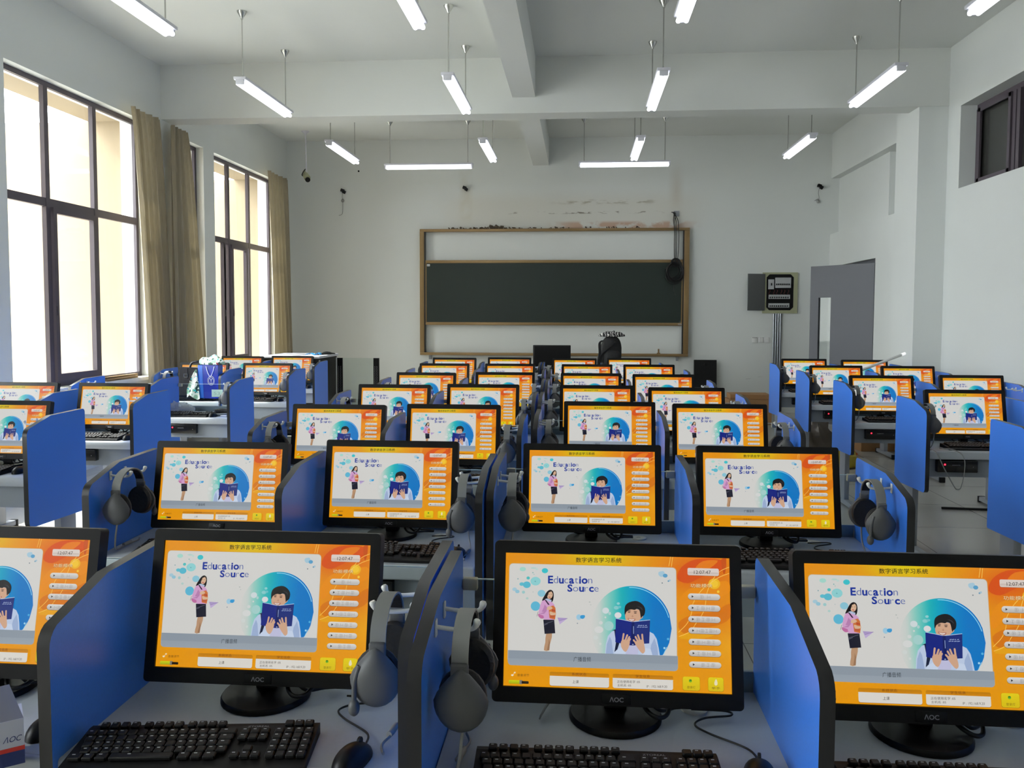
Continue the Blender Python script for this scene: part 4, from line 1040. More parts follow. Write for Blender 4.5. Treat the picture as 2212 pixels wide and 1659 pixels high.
sl = MB(); sl.rng(x0 + 0.095, x1 - 0.105, yf - 0.075, yf - 0.05, 1.475, 2.485); sl = sl.build('sliding_board', 'board', root)
mb = MB(); mb.rng(x0 + 0.094, x1 - 0.104, yf - 0.085, yf - 0.04, 2.475, 2.525, bevel=0.004); mb.rng(x0 + 0.094, x1 - 0.104, yf - 0.085, yf - 0.04, 1.435, 1.483, bevel=0.004)
mb.rng(x0 + 0.094, x0 + 0.112, yf - 0.082, yf - 0.045, 1.483, 2.475); mb.rng(x1 - 0.122, x1 - 0.104, yf - 0.082, yf - 0.045, 1.483, 2.475); mb.build('board_trim', 'bronze', sl, smooth=40)
mb = MB(); mb.rng(x0 + 0.12, x0 + 0.17, yf - 0.0775, yf - 0.0755, 2.425, 2.46); text_mb(mb, '03', lambda x, y: (x0 + 0.128 + x, yf - 0.0785, 2.434 + y), 0.032, 0.016, mi=1); mb.build('sticker', ['white', 'bnavy'], sl)
mb = MB(); mb.rng(x1 - 0.17, x1 - 0.11, yf - 0.0865, yf - 0.0855, 1.45, 1.465); mb.build('plate', 'logo', sl)
mb = MB(); mb.rng(1.30, 1.325, yf - 0.09, yf - 0.07, 0.969, 1.05); mb.rng(1.285, 1.34, yf - 0.092, yf - 0.068, 0.9695, 0.985); mb.build('lock_bolt', 'bronze', root)
for xx in (x0 + 0.16, x1 - 0.17):
    mb = MB(); mb.rng(xx - 0.02, xx + 0.02, yf - 0.04, yf - 0.001, z0 - 0.075, z0 + 0.001, bevel=0.004); mb.build('bracket', 'steel', root)
mb = MB(); r = random.Random(3)
for k in range(150):
    x = r.choice([r.gauss(-1.75, 0.45), r.gauss(-1.35, 0.1), r.uniform(-2.2, 1.0)]); s = r.uniform(0.006, 0.02) * (2.0 if -1.5 < x < -1.3 and r.random() < 0.4 else 1)
    mb.box(max(-2.2, min(1.4, x)), yf - 0.05 + r.uniform(-0.03, 0.03), z1 + s * 1.12, s * 1.6, s, s, rot=Euler((r.random(), r.random(), r.random())))
o = mb.build('plaster_crumbs', 'rubble'); tag(o, 'brown plaster crumbs lying along the top of the chalkboard frame', 'crumbs'); o['kind'] = 'stuff'

# hole in the wall with the bundle of black cables
root = thing('hanging_cable_bundle', 'coiled black cables hanging from a wall hole over the chalkboard', 'cable', (1.56, YF, 3.29))
mb = MB(); mb.rng(-0.02, 0.07, -0.02, -0.001, -0.05, 0.04, bevel=0.003); mb.build('junction_box', 'steel', root)
mb = MB()
for dx, e in ((-0.02, 0.0), (0.0, 0.02), (0.02, -0.01), (0.05, 0.0)):
    mb.tube(smooth_path([(-0.05 + e, -0.03, 0.015), (-0.02 + e, -0.05, 0.0), (dx - 0.01, -0.08, -0.12), (dx, -0.14, -0.28), (dx, -0.15, -0.6), (dx * 0.6, -0.15, -0.82)]), 0.007, seg=6)
mb.build('drop_cable', 'cablk', root, smooth=60)
mb = MB(); r = random.Random(5)
for k in range(9):
    R = r.uniform(0.10, 0.145); cx, cz = r.gauss(-0.01, 0.014), -0.92 - R * 0.4 + r.gauss(0, 0.015)
    mb.tube([(cx + R * math.cos(2 * PI * t / 28), -0.15 + 0.02 * math.sin(2 * PI * t / 28 + k) - 0.004 * k, cz + R * 1.15 * math.sin(2 * PI * t / 28)) for t in range(29)], 0.009, seg=6)
for k in range(3):
    mb.tube([(0.005 + (0.05 + 0.012 * k) * math.cos(2 * PI * t / 20), -0.155 - 0.012 * k, -0.82 + (0.05 + 0.01 * k) * math.sin(2 * PI * t / 20)) for t in range(21)], 0.008, seg=6)
mb.tube(smooth_path([(-0.16, -0.16, -0.93), (-0.10, -0.17, -0.88), (0.0, -0.175, -0.84), (0.08, -0.17, -0.84), (0.11, -0.16, -0.9)]), 0.013, seg=6)
mb.tube(smooth_path([(0.0, -0.16, -1.1), (-0.02, -0.16, -1.25), (0.01, -0.16, -1.36)]), 0.007, seg=6)
mb.build('cable_coil', 'cablk', root, smooth=60)

# small devices with loose wires on the front wall
for nm, x, z, wire, label in (('wall_mount_socket', -4.035, 3.715, 0.42, 'small dark wall bracket with a loose wire, nearest the window corner'), ('wall_mount_socket', -1.942, 3.74, 0.0, 'small dark wall bracket without a wire above the chalkboard'), ('wall_mount_socket', 3.87, 3.715, 0.24, 'small dark wall bracket with a short wire near the door corner')):
    root = thing(nm, label, 'bracket', (x, YF, z), group='dark wall brackets')
    mb = MB(); mb.box(0, -0.03, 0, 0.06, 0.06, 0.05, rot=Euler((0, 0.35, 0)), bevel=0.006); mb.box(0.03, -0.045, -0.03, 0.05, 0.05, 0.05, rot=Euler((0, 0.5, 0)), bevel=0.006); mb.build('body', 'blkm', root, smooth=40)
    if wire:
        mb = MB(); mb.tube(smooth_path([(0, -0.03, -0.03), (-0.01, -0.02, -0.11), (0.0, -0.02, -0.18), (0.0, -0.02, -0.25), (-0.01, -0.02, -wire + 0.03), (-0.07, -0.02, -wire)]), 0.004, seg=6)
        if wire > 0.3: mb.tube([(0.02 * math.cos(t), -0.02, -0.17 + 0.026 * math.sin(t)) for t in [2 * PI * k / 12 for k in range(13)]], 0.007, seg=6)
        else: mb.sphere((-0.01, -0.02, -0.25), 0.03, 0.015, 0.03, u=10, v=8)
        mb.build('wire', 'cabgr', root, smooth=60)
o = MB().sphere((-3.76, YF - 0.004, 4.04), 0.016, 0.01, 0.016, u=10, v=8).build('wall_mount_bolt', 'blkm', smooth=60); tag(o, 'tiny black bolt in the front wall below the left pendant lamp', 'bolt')

# ceiling camera
root = thing('ceiling_security_camera', 'pale bullet security camera on a pole hung from the ceiling corner', 'camera', (-4.43, 13.25, CEIL))
mb = MB(); mb.lathe([(0.012, -0.06), (0.02, -0.04), (0.06, -0.012), (0.065, -0.0005)], seg=20); mb.tube([(0, 0, -0.05), (0.01, 0, -0.68)], 0.012, seg=10); mb.build('pole', 'lampw', root, smooth=40)
d = Vector((0.5, -0.8, -0.55)).normalized(); c = Vector((0.0, 0, -0.72))
mb = MB(); mb.tube([c - d * 0.09, c + d * 0.09], 0.042, seg=16); mb.tube([c - d * 0.1 + Vector((0, 0, 0.035)), c + d * 0.14 + Vector((0, 0, 0.03))], [0.03, 0.046], seg=16); mb.build('camera_body', 'cabframe', root, smooth=50)
mb = MB(); mb.tube([c + d * 0.089, c + d * 0.15], [0.04, 0.04], seg=18); mb.build('lens', 'blk', root, smooth=50)
mb = MB(); mb.tube(smooth_path([(-0.005, 0, -0.6), (-0.05, 0, -0.66), (-0.065, 0.01, -0.7), (-0.03, 0.02, -0.72)]), 0.008, seg=6); mb.build('cable', 'cablk', root, smooth=60)

# distribution cabinet, conduits, wall switches
root = thing('distribution_cabinet', 'open electric cabinet with breakers and khaki frame on the front wall', 'electric cabinet', (3.28, YF - 0.001, 1.98))
mb = MB(); W, H = 0.28, 0.335
for a in (((-W, W), (H - 0.03, H)), ((-W, W), (-H, -H + 0.05)), ((-W, -W + 0.06), (-H + 0.05, H - 0.03)), ((W - 0.06, W), (-H + 0.05, H - 0.03))): mb.rng(a[0][0], a[0][1], -0.028, 0, a[1][0], a[1][1])
for sx in (-1, 1):
    for z, sz in ((H - 0.03, -1), (-H + 0.05, 1)): mb.prism([(sx * (W - 0.06), z), (sx * (W - 0.11), z), (sx * (W - 0.06), z + sz * 0.05)], 1, -0.026, -0.002)
mb.build('frame', 'cabframe', root)
mb = MB(); mb.rng(-W + 0.06, W - 0.06, -0.006, -0.001, -H + 0.05, H - 0.03); mb.build('back_plate', 'blkm', root)
for (xa, xb, za, zb) in ((-0.19, -0.10, 0.06, 0.22), (-0.08, 0.17, 0.08, 0.25), (-0.18, 0.16, -0.10, -0.03), (-0.18, 0.15, -0.24, -0.17)):
    mb = MB(); mb.rng(xa, xb, -0.045, -0.0065, za, zb, bevel=0.004); zm = za + (zb - za) * 0.35
    n = max(1, int((xb - xa) / 0.034))
    if n > 3:
        for k in range(n): mb.rng(xa + 0.01 + k * (xb - xa - 0.02) / n, xa + 0.026 + k * (xb - xa - 0.02) / n, -0.056, -0.044, zm - 0.012, zm + 0.012, mi=1)
    else: mb.rng(-0.152, -0.138, -0.06, -0.044, 0.12, 0.16, mi=1)
    mb.build('breaker', ['breaker', 'blkm'], root)
mb = MB()
for xs in (-0.17, -0.1, -0.05, 0.02, 0.07, 0.13): mb.tube(smooth_path([(xs, -0.02, 0.05), (xs + 0.01, -0.03, 0.03), (xs - 0.01, -0.03, -0.01), (xs + 0.015, -0.02, -0.03)]), 0.004, seg=5)
mb.build('wire', 'wire', root)
a = math.radians(196)
mb = MB(); mb.rng(0, 0.30, -0.008, 0.008, -0.30, 0.30); mb.build('cabinet_door', 'cabdoor', root, loc=(-W + 0.03, -0.04, 0.01), rot=(0, 0, a))
for k in range(4):
    x = 3.19 + 0.036 * k
    mb = MB(); mb.tube([(x, YF - 0.022, 0.002), (x, YF - 0.022, 1.64)], 0.0155, seg=12); mb.tube([(x, YF - 0.022, 1.50 - 0.05 * (k % 2)), (x, YF - 0.022, 1.55 - 0.05 * (k % 2))], 0.0175, seg=12)
    o = mb.build('conduit_pipe', 'galv', smooth=50)
    tag(o, ['leftmost', 'second from the left', 'third from the left', 'rightmost'][k] + ' of four metal conduits under the electric cabinet', 'pipe', 'conduits under the electric cabinet')
for k, (x, lab) in enumerate(((2.89, 'white wall switch plate with dark marks along its top edge'), (2.99, 'plain white wall plate in the middle of three'), (3.085, 'plain white wall plate nearest the conduits'))):
    root = thing('wall_switch', lab, 'switch', (x, YF - 0.001, 1.205), group='white wall plates')
    mb = MB(); mb.box(0, -0.006, 0, 0.09, 0.012, 0.092, bevel=0.003); mb.build('plate', 'white', root, smooth=40)
    if k == 0:
        mb = MB()
        for q in range(5): mb.rng(-0.04 + q * 0.016, -0.03 + q * 0.016, -0.0128, -0.0122, 0.033, 0.041)
        mb.build('marking', 'blkm', root)
    else:
        mb = MB(); mb.box(0, -0.0125, 0, 0.05, 0.002, 0.06, bevel=0.0008); mb.build('rocker', 'white', root)

# teacher's table with monitor and backpack
root = thing('teacher_table', 'dark grey teaching table behind the last row, mostly hidden', 'table', (0.25, 11.3, 0))
mb = MB(); mb.rng(-1.1, 0.75, -0.35, 0.35, 0.80, 0.84, bevel=0.005); mb.build('tabletop', 'blkm', root, smooth=40)
mb = MB(); mb.rng(-1.08, 0.73, -0.30, -0.28, 0.2, 0.80); mb.build('front_panel', 'blkm', root)
for sx in (-1.05, 0.70):
    mb = MB(); mb.rng(sx - 0.03, sx + 0.03, -0.3, 0.3, 0, 0.80); mb.build('leg', 'steel', root)
root = thing('monitor', 'switched-off dark monitor alone on the teaching table', 'monitor', (-0.37, 11.25, 0.841))
mb = MB(); mb.box(0, -0.015, 0.182, 0.51, 0.03, 0.34, bevel=0.006); mb.build('casing', 'blkm', root, smooth=40)
mb = MB(); mb.rng(-0.235, 0.235, -0.0315, -0.0305, 0.045, 0.335); mb.build('screen', 'blk', root)
mb = MB(); mb.rng(-0.03, 0.03, 0.0, 0.03, 0.005, 0.15); mb.build('neck', 'blkm', root)
mb = MB(); mb.lathe([(0.11, 0), (0.11, 0.008), (0.05, 0.014), (0.001, 0.015)], seg=30); mb.build('stand_base', 'blkm', root, smooth=40)

root = thing('backpack', 'black backpack topped with a striped cloth, standing before the chalkboard', 'backpack', (0.41, 11.2, 0.841))
def bp(p):
    t = (p.z + 0.24) / 0.48; w = 1.0 - 0.28 * max(0, t) ** 2.2
    return (p.x * w + 0.02 * math.sin(7 * p.z), p.y * (1 - 0.3 * max(0, t)), p.z)
mb = MB(); mb.sphere((0, 0, 0.0), 1, 1, 1, u=24, v=18, fn=lambda p: bp(Vector((math.copysign(abs(p.x) ** 0.6, p.x) * 0.165, math.copysign(abs(p.y) ** 0.6, p.y) * 0.11, math.copysign(abs(p.z) ** 0.6, p.z) * 0.24)) ) )
for v_ in mb.bm.verts: v_.co.z += 0.241
mb.build('bag_body', 'nylon', root, smooth=60)
mb = MB(); mb.sphere((0.03, -0.10, 0.17), 1, 1, 1, u=18, v=12, fn=lambda p: (math.copysign(abs(p.x) ** 0.6, p.x) * 0.11, p.y * 0.045, math.copysign(abs(p.z) ** 0.6, p.z) * 0.13)); mb.build('front_pocket', 'nylon', root, smooth=60)
for s in (-1, 1):
    mb = MB(); mb.ribbon(smooth_path([(s * 0.08 - 0.02, -0.06, 0.42), (s * 0.10 - 0.04, -0.11, 0.38), (-0.125 + s * 0.012, -0.125, 0.22), (-0.15 + s * 0.012, -0.12, 0.05), (-0.14, -0.10, 0.012)]), 0.035, 0.008, (1, 0.4, 0)); mb.build('strap', 'nylon', root)
mb = MB(); mb.tube(smooth_path([(-0.11, -0.145, 0.12), (-0.118, -0.15, 0.09), (-0.122, -0.15, 0.06)]), 0.006); mb.sphere((-0.16, -0.13, 0.035), 0.018, 0.012, 0.014, u=8, v=6); mb.build('tag', 'white', root, smooth=60)
def striped():
    m = mat('black_white_striped_cloth', (30, 30, 30), 0.8); nt = m.node_tree; p = nt.nodes['Principled BSDF']
    tc = nt.nodes.new('ShaderNodeTexCoord'); w = nt.nodes.new('ShaderNodeTexWave'); w.inputs['Scale'].default_value = 9; w.inputs['Distortion'].default_value = 7; w.inputs['Detail Scale'].default_value = 2
    g = nt.nodes.new('ShaderNodeMath'); g.operation = 'GREATER_THAN'; g.inputs[1].default_value = 0.76
    mx = nt.nodes.new('ShaderNodeMix'); mx.data_type = 'RGBA'; mx.inputs[6].default_value = (0.01, 0.01, 0.01, 1); mx.inputs[7].default_value = (0.62, 0.6, 0.58, 1)
    nt.links.new(tc.outputs['Object'], w.inputs['Vector']); nt.links.new(w.outputs['Fac'], g.inputs[0]); nt.links.new(g.outputs[0], mx.inputs[0]); nt.links.new(mx.outputs[2], p.inputs['Base Color'])
    return m
M['striped'] = striped()
r = random.Random(9)
mb = MB(); mb.sphere((0.005, 0, 0.0), 0.165, 0.10, 0.06, u=28, v=18, fn=lambda p: (p.x * (1 + 0.12 * math.sin(60 * p.y)), p.y, p.z * (1 + 0.25 * math.sin(70 * p.x) * math.cos(50 * p.y)) if p.z > 0 else p.z * 0.25))
o = mb.build('striped_cloth', 'striped', smooth=60, loc=(0.43, 11.2, 1.322)); tag(o, 'black and white striped cloth bunched on top of the backpack', 'cloth')

# black steel panel leaning by the front wall, cardboard boxes
root = thing('steel_side_panel', 'black steel panel standing upright against the front wall right of the chalkboard', 'panel', (2.08, 13.86, 0.0))
mb = MB(); mb.rng(-0.185, 0.185, -0.02, 0.02, 0.0, 0.875, bevel=0.004); mb.build('sheet', 'blkm', root, rot=(-0.08, 0, 0))
mb = MB(); mb.lathe([(0.022, 0), (0.022, -0.012), (0.012, -0.016), (0.001, -0.016)], (0, -0.0205, 0.80), 16, axis='Y'); mb.rng(-0.17, -0.10, -0.022, -0.0202, 0.62, 0.635); mb.build('lock', 'blk', root, rot=(-0.08, 0, 0))
def carton(label, x, y, z, w, d, h, rz, text=None, group='cardboard boxes by the front wall', flaps=False):
    root = thing('cardboard_box', label, 'box', (x, y, z), rz, group)
    mb = MB(); mb.rng(-w / 2, w / 2, -d / 2, d / 2, 0, h, bevel=0.004); mb.build('carton', 'card', root)
    if text:
        mb = MB(); text_mb(mb, text, lambda a, b: (-w / 2 + 0.04 + a, -d / 2 - 0.001, h * 0.3 + b), 0.22, 0.10, bold=0.03); mb.build('print', 'blkm', root)
    if flaps:
        for s, a in ((-1, 0.5), (1, -0.35)):
            mb = MB(); mb.rng(0, s * w * 0.48, -d / 2, d / 2, 0, 0.005); mb.build('flap', 'card', root, loc=(-s * 0 + s * -w / 2 * -1 * -1 * 0 + (s * -w / 2), 0, h + 0.001), rot=(0, -s * 0.25, 0))
    return root
carton('brown carton printed with dark letters at the bottom of the pile by the front wall', 2.50, 12.55, 0.0, 0.62, 0.42, 0.37, 0.03, 'ΛOC')
carton('flat brown carton lying on the printed carton', 2.52, 12.58, 0.372, 0.58, 0.40, 0.07, -0.04)
carton('brown carton seen under the door-side desks', 3.50, 10.2, 0.0, 0.40, 0.36, 0.34, 0.1, group='cartons under the desks')

# network rack with glass door
root = thing('network_rack', 'low black network rack with a pale top beside the far window', 'cabinet', (-3.80, 11.0, 0.0))
mb = MB(); mb.rng(-0.36, 0.40, -0.40, 0.42, 0.03, 1.02, bevel=0.006); mb.build('body', 'blkm', root, smooth=40)
mb = MB(); mb.rng(-0.38, 0.42, -0.42, 0.44, 1.021, 1.055, bevel=0.01, seg=3); mb.build('top', 'lampw', root, smooth=40)
mb = MB(); mb.rng(0.4005, 0.407, -0.40, -0.35, 0.05, 1.0); mb.rng(0.4005, 0.406, 0.36, 0.41, 0.05, 1.0); mb.build('post', 'steel', root)
for sx in (-0.32, 0.36):
    for sy in (-0.36, 0.38):
        mb = MB(); mb.lathe([(0.02, 0), (0.025, 0.03)], (sx, sy, 0), 12); mb.build('foot', 'blkm', root)
dr = MB(); dr.rng(0.0, 0.075, -0.012, 0.012, 0.05, 0.995); dr.rng(0.515, 0.595, -0.012, 0.012, 0.05, 0.995)
dr = dr.build('door_stile', 'blk', root, loc=(0.425, 0.36, 0), rot=(0, 0, 0.0))
mb = MB(); mb.rng(0.075, 0.515, -0.003, 0.003, 0.05, 0.995); mb.build('door_glass', 'glass', dr)
mb = MB()
for x in (0.02, 0.05, 0.535, 0.565):
    for k in range(44):
        z = 0.1 + 0.018 * k; mb.box(x, -0.0125, z, 0.012, 0.001, 0.006, rot=Euler((0, 0.6 if k % 2 else -0.6, 0)))
mb.build('vent_pattern', 'logo', dr)
mb = MB(); mb.ribbon(smooth_path([(-0.10, -0.02, 0.012), (-0.04, 0.0, 0.03), (0.02, -0.01, 0.01), (0.06, 0.02, 0.035), (0.09, 0.0, 0.012)]), 0.06, 0.006, (0.2, 1, 0))
o = mb.build('blue_strip_cloth', 'cyan', loc=(-3.50, 10.72, 1.056)); tag(o, 'small crumpled bright blue cloth strip lying on the rack top', 'cloth')
mb = MB(); mb.sphere((0, 0, 0), 0.26, 0.05, 0.03, u=28, v=12, fn=lambda p: (p.x, p.y * (1 + 0.2 * math.sin(30 * p.x)), p.z * (1 + 0.3 * math.sin(25 * p.x + 20 * p.y)) if p.z > 0 else -0.001 + p.z * 0.02))
o = mb.build('black_dust_cover', 'nylon', smooth=60, loc=(-3.46, 11.05, 1.0565), rot=(0, 0, 1.3)); tag(o, 'crumpled black cover cloth on the right front corner of the rack top', 'cloth')
# ------------------------------------------------------------------ bags on the fourth window-side desk
bx, by = -3.81, 7.955
root = thing('leather_bag', 'black leather satchel with a top handle standing on a window-side desk', 'bag', (bx, by, DESK + 0.029), 0.12)
mb = MB(); mb.prism([(-0.17, 0), (0.17, 0), (0.155, 0.285), (-0.14, 0.295)], 1, -0.045, 0.045)
bmesh.ops.bevel(mb.bm, geom=mb.bm.edges[:], offset=0.016, segments=3, affect='EDGES'); mb.build('bag_body', 'leather', root, smooth=50)
mb = MB(); mb.prism([(-0.135, 0.13), (0.15, 0.13), (0.154, 0.29), (-0.138, 0.297)], 1, -0.056, -0.0455); bmesh.ops.bevel(mb.bm, geom=mb.bm.edges[:], offset=0.004, segments=2, affect='EDGES'); mb.build('flap', 'leather', root, smooth=50)
mb = MB(); mb.tube(smooth_path([(-0.05, 0, 0.29), (-0.03, 0, 0.335), (0.03, 0, 0.35), (0.09, 0, 0.335), (0.12, 0, 0.285)]), 0.011); mb.build('handle', 'leather', root, smooth=60)
for x in (-0.07, 0.10):
    mb = MB(); mb.rng(x - 0.018, x + 0.018, -0.062, -0.0565, 0.18, 0.285, bevel=0.002); bk = mb.build('strap', 'leather', root)
    mb = MB(); mb.tube([(x - 0.017, -0.064, 0.20), (x + 0.017, -0.064, 0.20), (x + 0.017, -0.064, 0.23), (x - 0.017, -0.064, 0.23), (x - 0.017, -0.064, 0.20)], 0.003, seg=6); mb.build('buckle', 'chrome', bk)

root = thing('paper_shopping_bag', 'blue gift bag with a pale round emblem and cord handles', 'bag', (-3.60, 7.84, DESK + 0.029), -0.06)
w, d, h = 0.104, 0.048, 0.325
mb = MB(); b4 = [(-w, -d), (w, -d), (w, d), (-w, d)]
for (p, q), mi in zip(zip(b4, b4[1:] + b4[:1]), (0, 1, 0, 1)): mb.poly([(p[0] * 0.97, p[1], 0), (q[0] * 0.97, q[1], 0), (q[0], q[1], h), (p[0], p[1], h)], mi=mi)
mb.poly([(p[0] * 0.97, p[1], 0.001) for p in b4]); mb.poly([(-w * 0.985, -d - 0.0006, 0.004), (-w * 0.45, -d - 0.0006, 0.004), (-w * 0.55, -d - 0.0006, h - 0.002), (-w * 1.0, -d - 0.0006, h - 0.002)], mi=1)
bagb = mb.build('bag_body', ['bagblue', 'baglight'], root)
sol = bagb.modifiers.new('thickness', 'SOLIDIFY'); sol.thickness = 0.0015
mb = MB()
for (x0, x1) in ((-0.01, 0.065),):
    mb.tube(smooth_path([(x0 - 0.005, -d - 0.004, h - 0.012), (x0 + 0.012, -d - 0.008, h - 0.07), (0.028, -d - 0.009, h - 0.11), (x1 - 0.012, -d - 0.008, h - 0.07), (x1 + 0.005, -d - 0.004, h - 0.012)]), 0.0035, seg=6)
mb.build('handle', 'bwhite', root, smooth=60)
mb = MB(); cx, cz = 0.032, h - 0.15
for R in (0.044, 0.032): mb.tube([(cx + R * 0.8 * math.cos(2 * PI * k / 28), -d - 0.0015, cz + R * math.sin(2 * PI * k / 28)) for k in range(29)], 0.0022, seg=6)
mb.tube([(cx, -d - 0.0015, cz - 0.03), (cx, -d - 0.0015, cz)], 0.0025, seg=6); mb.tube([(cx, -d - 0.0015, cz), (cx - 0.016, -d - 0.0015, cz + 0.026)], 0.0025, seg=6); mb.tube([(cx, -d - 0.0015, cz), (cx + 0.016, -d - 0.0015, cz + 0.026)], 0.0025, seg=6)
mb.build('emblem', 'bwhite', root, smooth=60)
r = random.Random(21)
mb = MB()
def lump(p): return (p.x * (1 + 0.15 * math.sin(40 * p.z)), p.y, p.z * (1 + 0.2 * math.sin(45 * p.x) * math.cos(40 * p.y)))
mb.sphere((0.02, 0, 0.358), 0.125, 0.055, 0.085, u=26, v=16, fn=lambda p: lump(p) if p.z > 0 else (p.x, p.y, p.z * 0.02))
n, m = 12, 16; rows = []
for j in range(m + 1):
    t = j / m; z = 0.31 - 0.277 * t; xl = -0.115 - 0.13 * t ** 0.8 + 0.05 * max(0, t - 0.75) * 2; xr = -0.108 + 0.03 * t; row = []
    for i in range(n + 1):
        s = i / n; row.append(mb.bm.verts.new((xl + (xr - xl) * s, -0.066 - 0.010 * math.sin(8 * s + 5 * t) * (0.3 + t), z + 0.02 * math.sin(6 * s) * t)))
    rows.append(row)
for a, b in zip(rows, rows[1:]):
    for i in range(n): mb.bm.faces.new((a[i], a[i + 1], b[i + 1], b[i]))
o = mb.build('floral_scarf', 'floral', smooth=70, loc=(-3.60, 7.84, DESK + 0.002), rot=(0, 0, -0.06)); tag(o, 'white and green floral scarf stuffed in the blue bag and draping down', 'scarf')
root = thing('number_card', 'small pale green number card stuck on the glass before the blue bag', 'card', (-3.145, 6.976, 0.90))
mb = MB(); mb.rng(-0.05, 0.05, -0.0012, 0, -0.032, 0.032); mb.build('card', mat('pale_green_card', (196, 226, 208), 0.6), root)
mb = MB(); text_mb(mb, '53', lambda a, b: (-0.03 + a, -0.0016, -0.014 + b), 0.055, 0.026); mb.build('print', mat('faint_green_print', (150, 186, 166), 0.6), root)

# things on the empty third window-side desk
root = thing('headset', 'grey headset lying flat with a white cable on the desk without monitors', 'headset', (-2.97, 6.70, DESK + 0.002), 0.2)
mb = MB(); mb.tube(smooth_path([(-0.07, 0, 0.025), (-0.04, 0.015, 0.032), (0.0, 0.02, 0.032), (0.04, 0.015, 0.028), (0.07, 0, 0.022)]), 0.022); mb.build('ear_cushion', 'pad', root, smooth=60)
mb = MB(); mb.tube(smooth_path([(-0.08, -0.04, 0.02), (-0.04, -0.06, 0.012), (0.02, -0.055, 0.012), (0.06, -0.04, 0.012), (0.09, 0.0, 0.02)]), 0.010); mb.build('headband', 'hlite', root, smooth=60)
mb = MB(); mb.tube(smooth_path([(0.07, 0.0, 0.012), (0.09, 0.03, 0.006), (0.10, -0.02, 0.006), (0.08, -0.08, 0.006), (0.03, -0.09, 0.006), (0.0, -0.10, 0.006), (0.05, -0.12, 0.006)]), 0.004, seg=6); mb.build('cable', 'bwhite', root, smooth=60)
def crumple(label, x, y, z, sx, sy, sz, material, seed, cat='bag', group=None, name='plastic_bag'):
    r = random.Random(seed); a = [r.uniform(15, 40) / max(sx, sy) * 0.12 for _ in range(4)]
    def f(p):
        k = 1 + 0.16 * math.sin(a[0] * p.x * 5 + seed) * math.cos(a[1] * p.y * 5) + 0.09 * math.sin(a[2] * p.z * 8 + a[3] * p.x * 6)
        return (p.x * k, p.y * k, (p.z if p.z > 0 else p.z * 0.05) * k)
    mb = MB(); mb.sphere((0, 0, sz * 0.08), sx, sy, sz, u=26, v=18, fn=f)
    o = mb.build(name, material, smooth=25 if 'plastic' == material else 70, loc=(x, y, z)); return tag(o, label, cat, group)
crumple('crumpled clear plastic bag at the left on the desk without monitors', -3.42, 6.80, DESK + 0.002, 0.16, 0.05, 0.085, 'plastic', 3, group='plastic bags on the empty desk')
crumple('small crumpled white plastic bag at the right on the desk without monitors', -2.915, 6.81, DESK + 0.002, 0.042, 0.04, 0.07, 'plastic', 5, group='plastic bags on the empty desk')

# under the door-side desks and on the floor there
crumple('grey plastic bag of packing material under a door-side desk', 2.62, 9.42, 0.002, 0.24, 0.18, 0.42, 'plasticg', 7)
crumple('yellow plastic bag lying under a door-side desk', 2.76, 8.95, 0.002, 0.17, 0.15, 0.20, 'yellow', 9)
crumple('orange plastic scrap on the floor under a door-side desk', 3.05, 9.75, 0.002, 0.14, 0.12, 0.07, 'orange', 4, cat='scrap', name='plastic_scrap')
o = MB().tube([(2.985, 7.02, 0.0105), (3.38, 6.995, 0.0105)], 0.010, seg=8).build('metal_rod', 'blkm', smooth=50); tag(o, 'thin dark rod lying on the floor in the door-side aisle', 'rod')
root = thing('tube_light', 'loose white tube light leaning up over the door-side monitors', 'lamp tube')
a, b = Vector((2.30, 8.60, 0.83)), Vector((3.445, 9.10, 1.196)); d = (b - a).normalized()
mb = MB(); mb.tube([a, b - d * 0.05], 0.014, seg=12); mb.build('tube_body', 'white', root, smooth=50)
mb = MB(); mb.tube([b - d * 0.05, b], 0.0155, seg=12); mb.build('end_cap', emis('end_cap_painted_gleam', (255, 255, 255), 0.6, False), root, smooth=50)  # cap is no lamp; its white gleam is put in as a faint glow
mb = MB(); mb.ribbon(smooth_path([(-0.15, 0.02, 0.158), (-0.13, -0.045, 0.148), (-0.08, -0.045, 0.05), (-0.02, -0.05, -0.06), (0.0, -0.05, -0.075), (0.02, -0.05, -0.06), (0.04, -0.045, 0.04), (0.035, -0.04, 0.12), (0.0, 0.0, 0.158), (-0.06, 0.08, 0.158)]), 0.012, 0.004, (0.5, 1, 0.2))
o = mb.build('audio_cord', 'hlite', smooth=50, loc=(2.33, 5.315, 0.594)); tag(o, 'pale looped headset cord hanging over the front edge of a door-side desk', 'cord')

# aluminium strips on the sill, carton and papers on the nearest left desk
for k, (dz, lab) in enumerate(((0.0, 'lower of two dull metal strips lying on the near window sill'), (0.022, 'upper of two dull metal strips lying on the near window sill'))):
    o = MB().rng(-0.02, 0.02, 0, 0.62, 0, 0.02, bevel=0.002).build('metal_strip', 'bronze', loc=(XL + 0.005 - 0.03 * k, 8.38 + 0.05 * k, ZS + 0.001 + dz), rot=(0, 0, 0)); tag(o, lab, 'strip', 'metal strips on the sill')
root = thing('small_carton', 'open white carton with red and navy stripes at the left edge', 'box', (-1.020, 1.418, DESK + 0.001), math.radians(38))
w, d, h = 0.16, 0.07, 0.085
mb = MB(); mb.rng(-w, 0, 0, d, 0, h, mi=0); mb.bm.faces.ensure_lookup_table()
mb.rng(-w - 0.0004, 0.0004, -0.0004, d + 0.0004, 0.0, 0.026, mi=1); mb.rng(-w - 0.0006, 0.0006, -0.0006, d + 0.0006, 0.0262, 0.034, mi=2)
mb.build('carton_body', ['bwhite', 'bnavy', 'bred'], root)
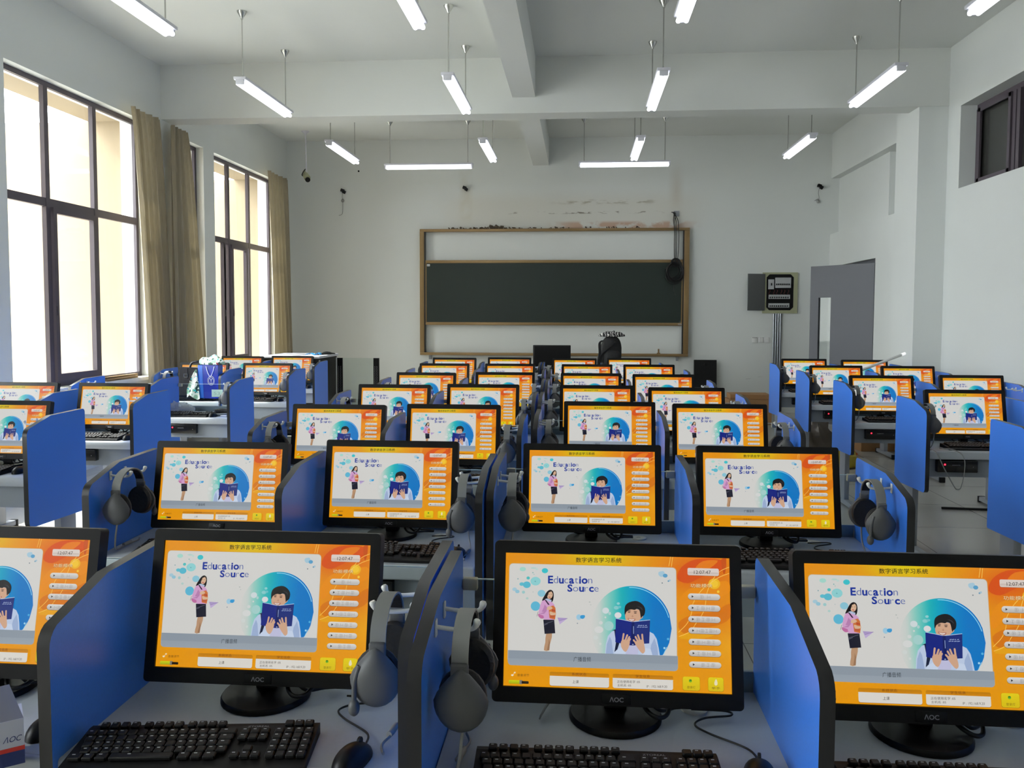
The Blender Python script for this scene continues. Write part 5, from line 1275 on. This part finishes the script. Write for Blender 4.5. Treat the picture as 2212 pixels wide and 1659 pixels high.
mb = MB(); mb.prism([(-w, 0), (0, 0), (-0.02, 0.065), (-w + 0.01, 0.06)], 1, 0, 0.001); mb.build('flap', 'bgrey', root, loc=(0, 0.001, h), rot=(-0.55, 0, 0))
mb = MB(); text_mb(mb, 'ΛOC', lambda a, b: (-0.034 + a, -0.0009, 0.045 + b), 0.028, 0.011, shear=0.3); mb.build('print', 'bnavy', root)
o = crumple('small paper scrap on the front desk before the big headset', -0.212, 1.455, DESK + 0.001, 0.007, 0.005, 0.004, 'white', 2, cat='scrap', name='paper_scrap')
mb = MB(); mb.ribbon(smooth_path([(-0.05, 0.12, 0.004), (-0.09, 0.05, 0.02), (-0.13, 0.0, 0.012), (-0.15, -0.06, 0.004)]), 0.008, 0.003, (0.3, 0.2, 1)); o = mb.build('flat_network_lead', 'cabgr', smooth=50, loc=(0.075, 1.72, DESK + 0.004)); tag(o, 'grey flat network cord on the front desk left of a monitor base', 'cord')

# ------------------------------------------------------------------ light, sky, camera
w = bpy.data.worlds.new('sky'); sc.world = w; w.use_nodes = True
bg = w.node_tree.nodes['Background']; bg.inputs[0].default_value = (0.95, 0.98, 1.0, 1); bg.inputs[1].default_value = 16.0
def portal(y0, y1):
    l = bpy.data.lights.new('window_portal', 'AREA'); l.shape = 'RECTANGLE'; l.size = ZT - ZS; l.size_y = y1 - y0; l.cycles.is_portal = True
    o = link('window_portal', l, None, (XL - 0.28, (y0 + y1) / 2, (ZS + ZT) / 2), (0, -PI / 2, 0)); return o
for a, b, _ in WINS: portal(a, b)
s = bpy.data.lights.new('sun', 'SUN'); s.energy = 14.0; s.angle = math.radians(1.0); s.color = (1.0, 0.97, 0.9)
d = Vector((0.66, 0.08, -0.75)); link('sun', s, None, (-20, 8, 20), d.to_track_quat('-Z', 'Y').to_euler())

cam = bpy.data.cameras.new('camera'); co = link('camera', cam, None, (0, 0, 1.57))
f, yaw, pitch, roll, cy = 1791.1801, 0.0809336, 0.0553270, 0.0027877, 784.3078
cam.sensor_fit = 'HORIZONTAL'; cam.sensor_width = 36.0; cam.lens = f / 2212 * 36.0
cam.shift_y = (cy - 829.5) / 2212
right = Vector((math.cos(yaw), math.sin(yaw), 0)); fwd = Vector((-math.sin(yaw) * math.cos(pitch), math.cos(yaw) * math.cos(pitch), -math.sin(pitch))); up = right.cross(fwd)
r2 = right * math.cos(roll) + up * math.sin(roll); u2 = -right * math.sin(roll) + up * math.cos(roll)
co.matrix_world = Matrix(((r2.x, u2.x, -fwd.x, 0), (r2.y, u2.y, -fwd.y, 0), (r2.z, u2.z, -fwd.z, 1.57), (0, 0, 0, 1)))
cam.clip_start = 0.05; cam.clip_end = 300
sc.camera = co
sc.view_settings.view_transform = 'Standard'; sc.view_settings.look = 'None'; sc.view_settings.exposure = 0.0
c = sc.cycles
c.max_bounces = 6; c.diffuse_bounces = 4; c.glossy_bounces = 3; c.transmission_bounces = 4; c.transparent_max_bounces = 12
c.caustics_reflective = False; c.caustics_refractive = False; c.sample_clamp_indirect = 4.0
c.use_adaptive_sampling = True; c.adaptive_threshold = 0.03; c.use_denoising = True
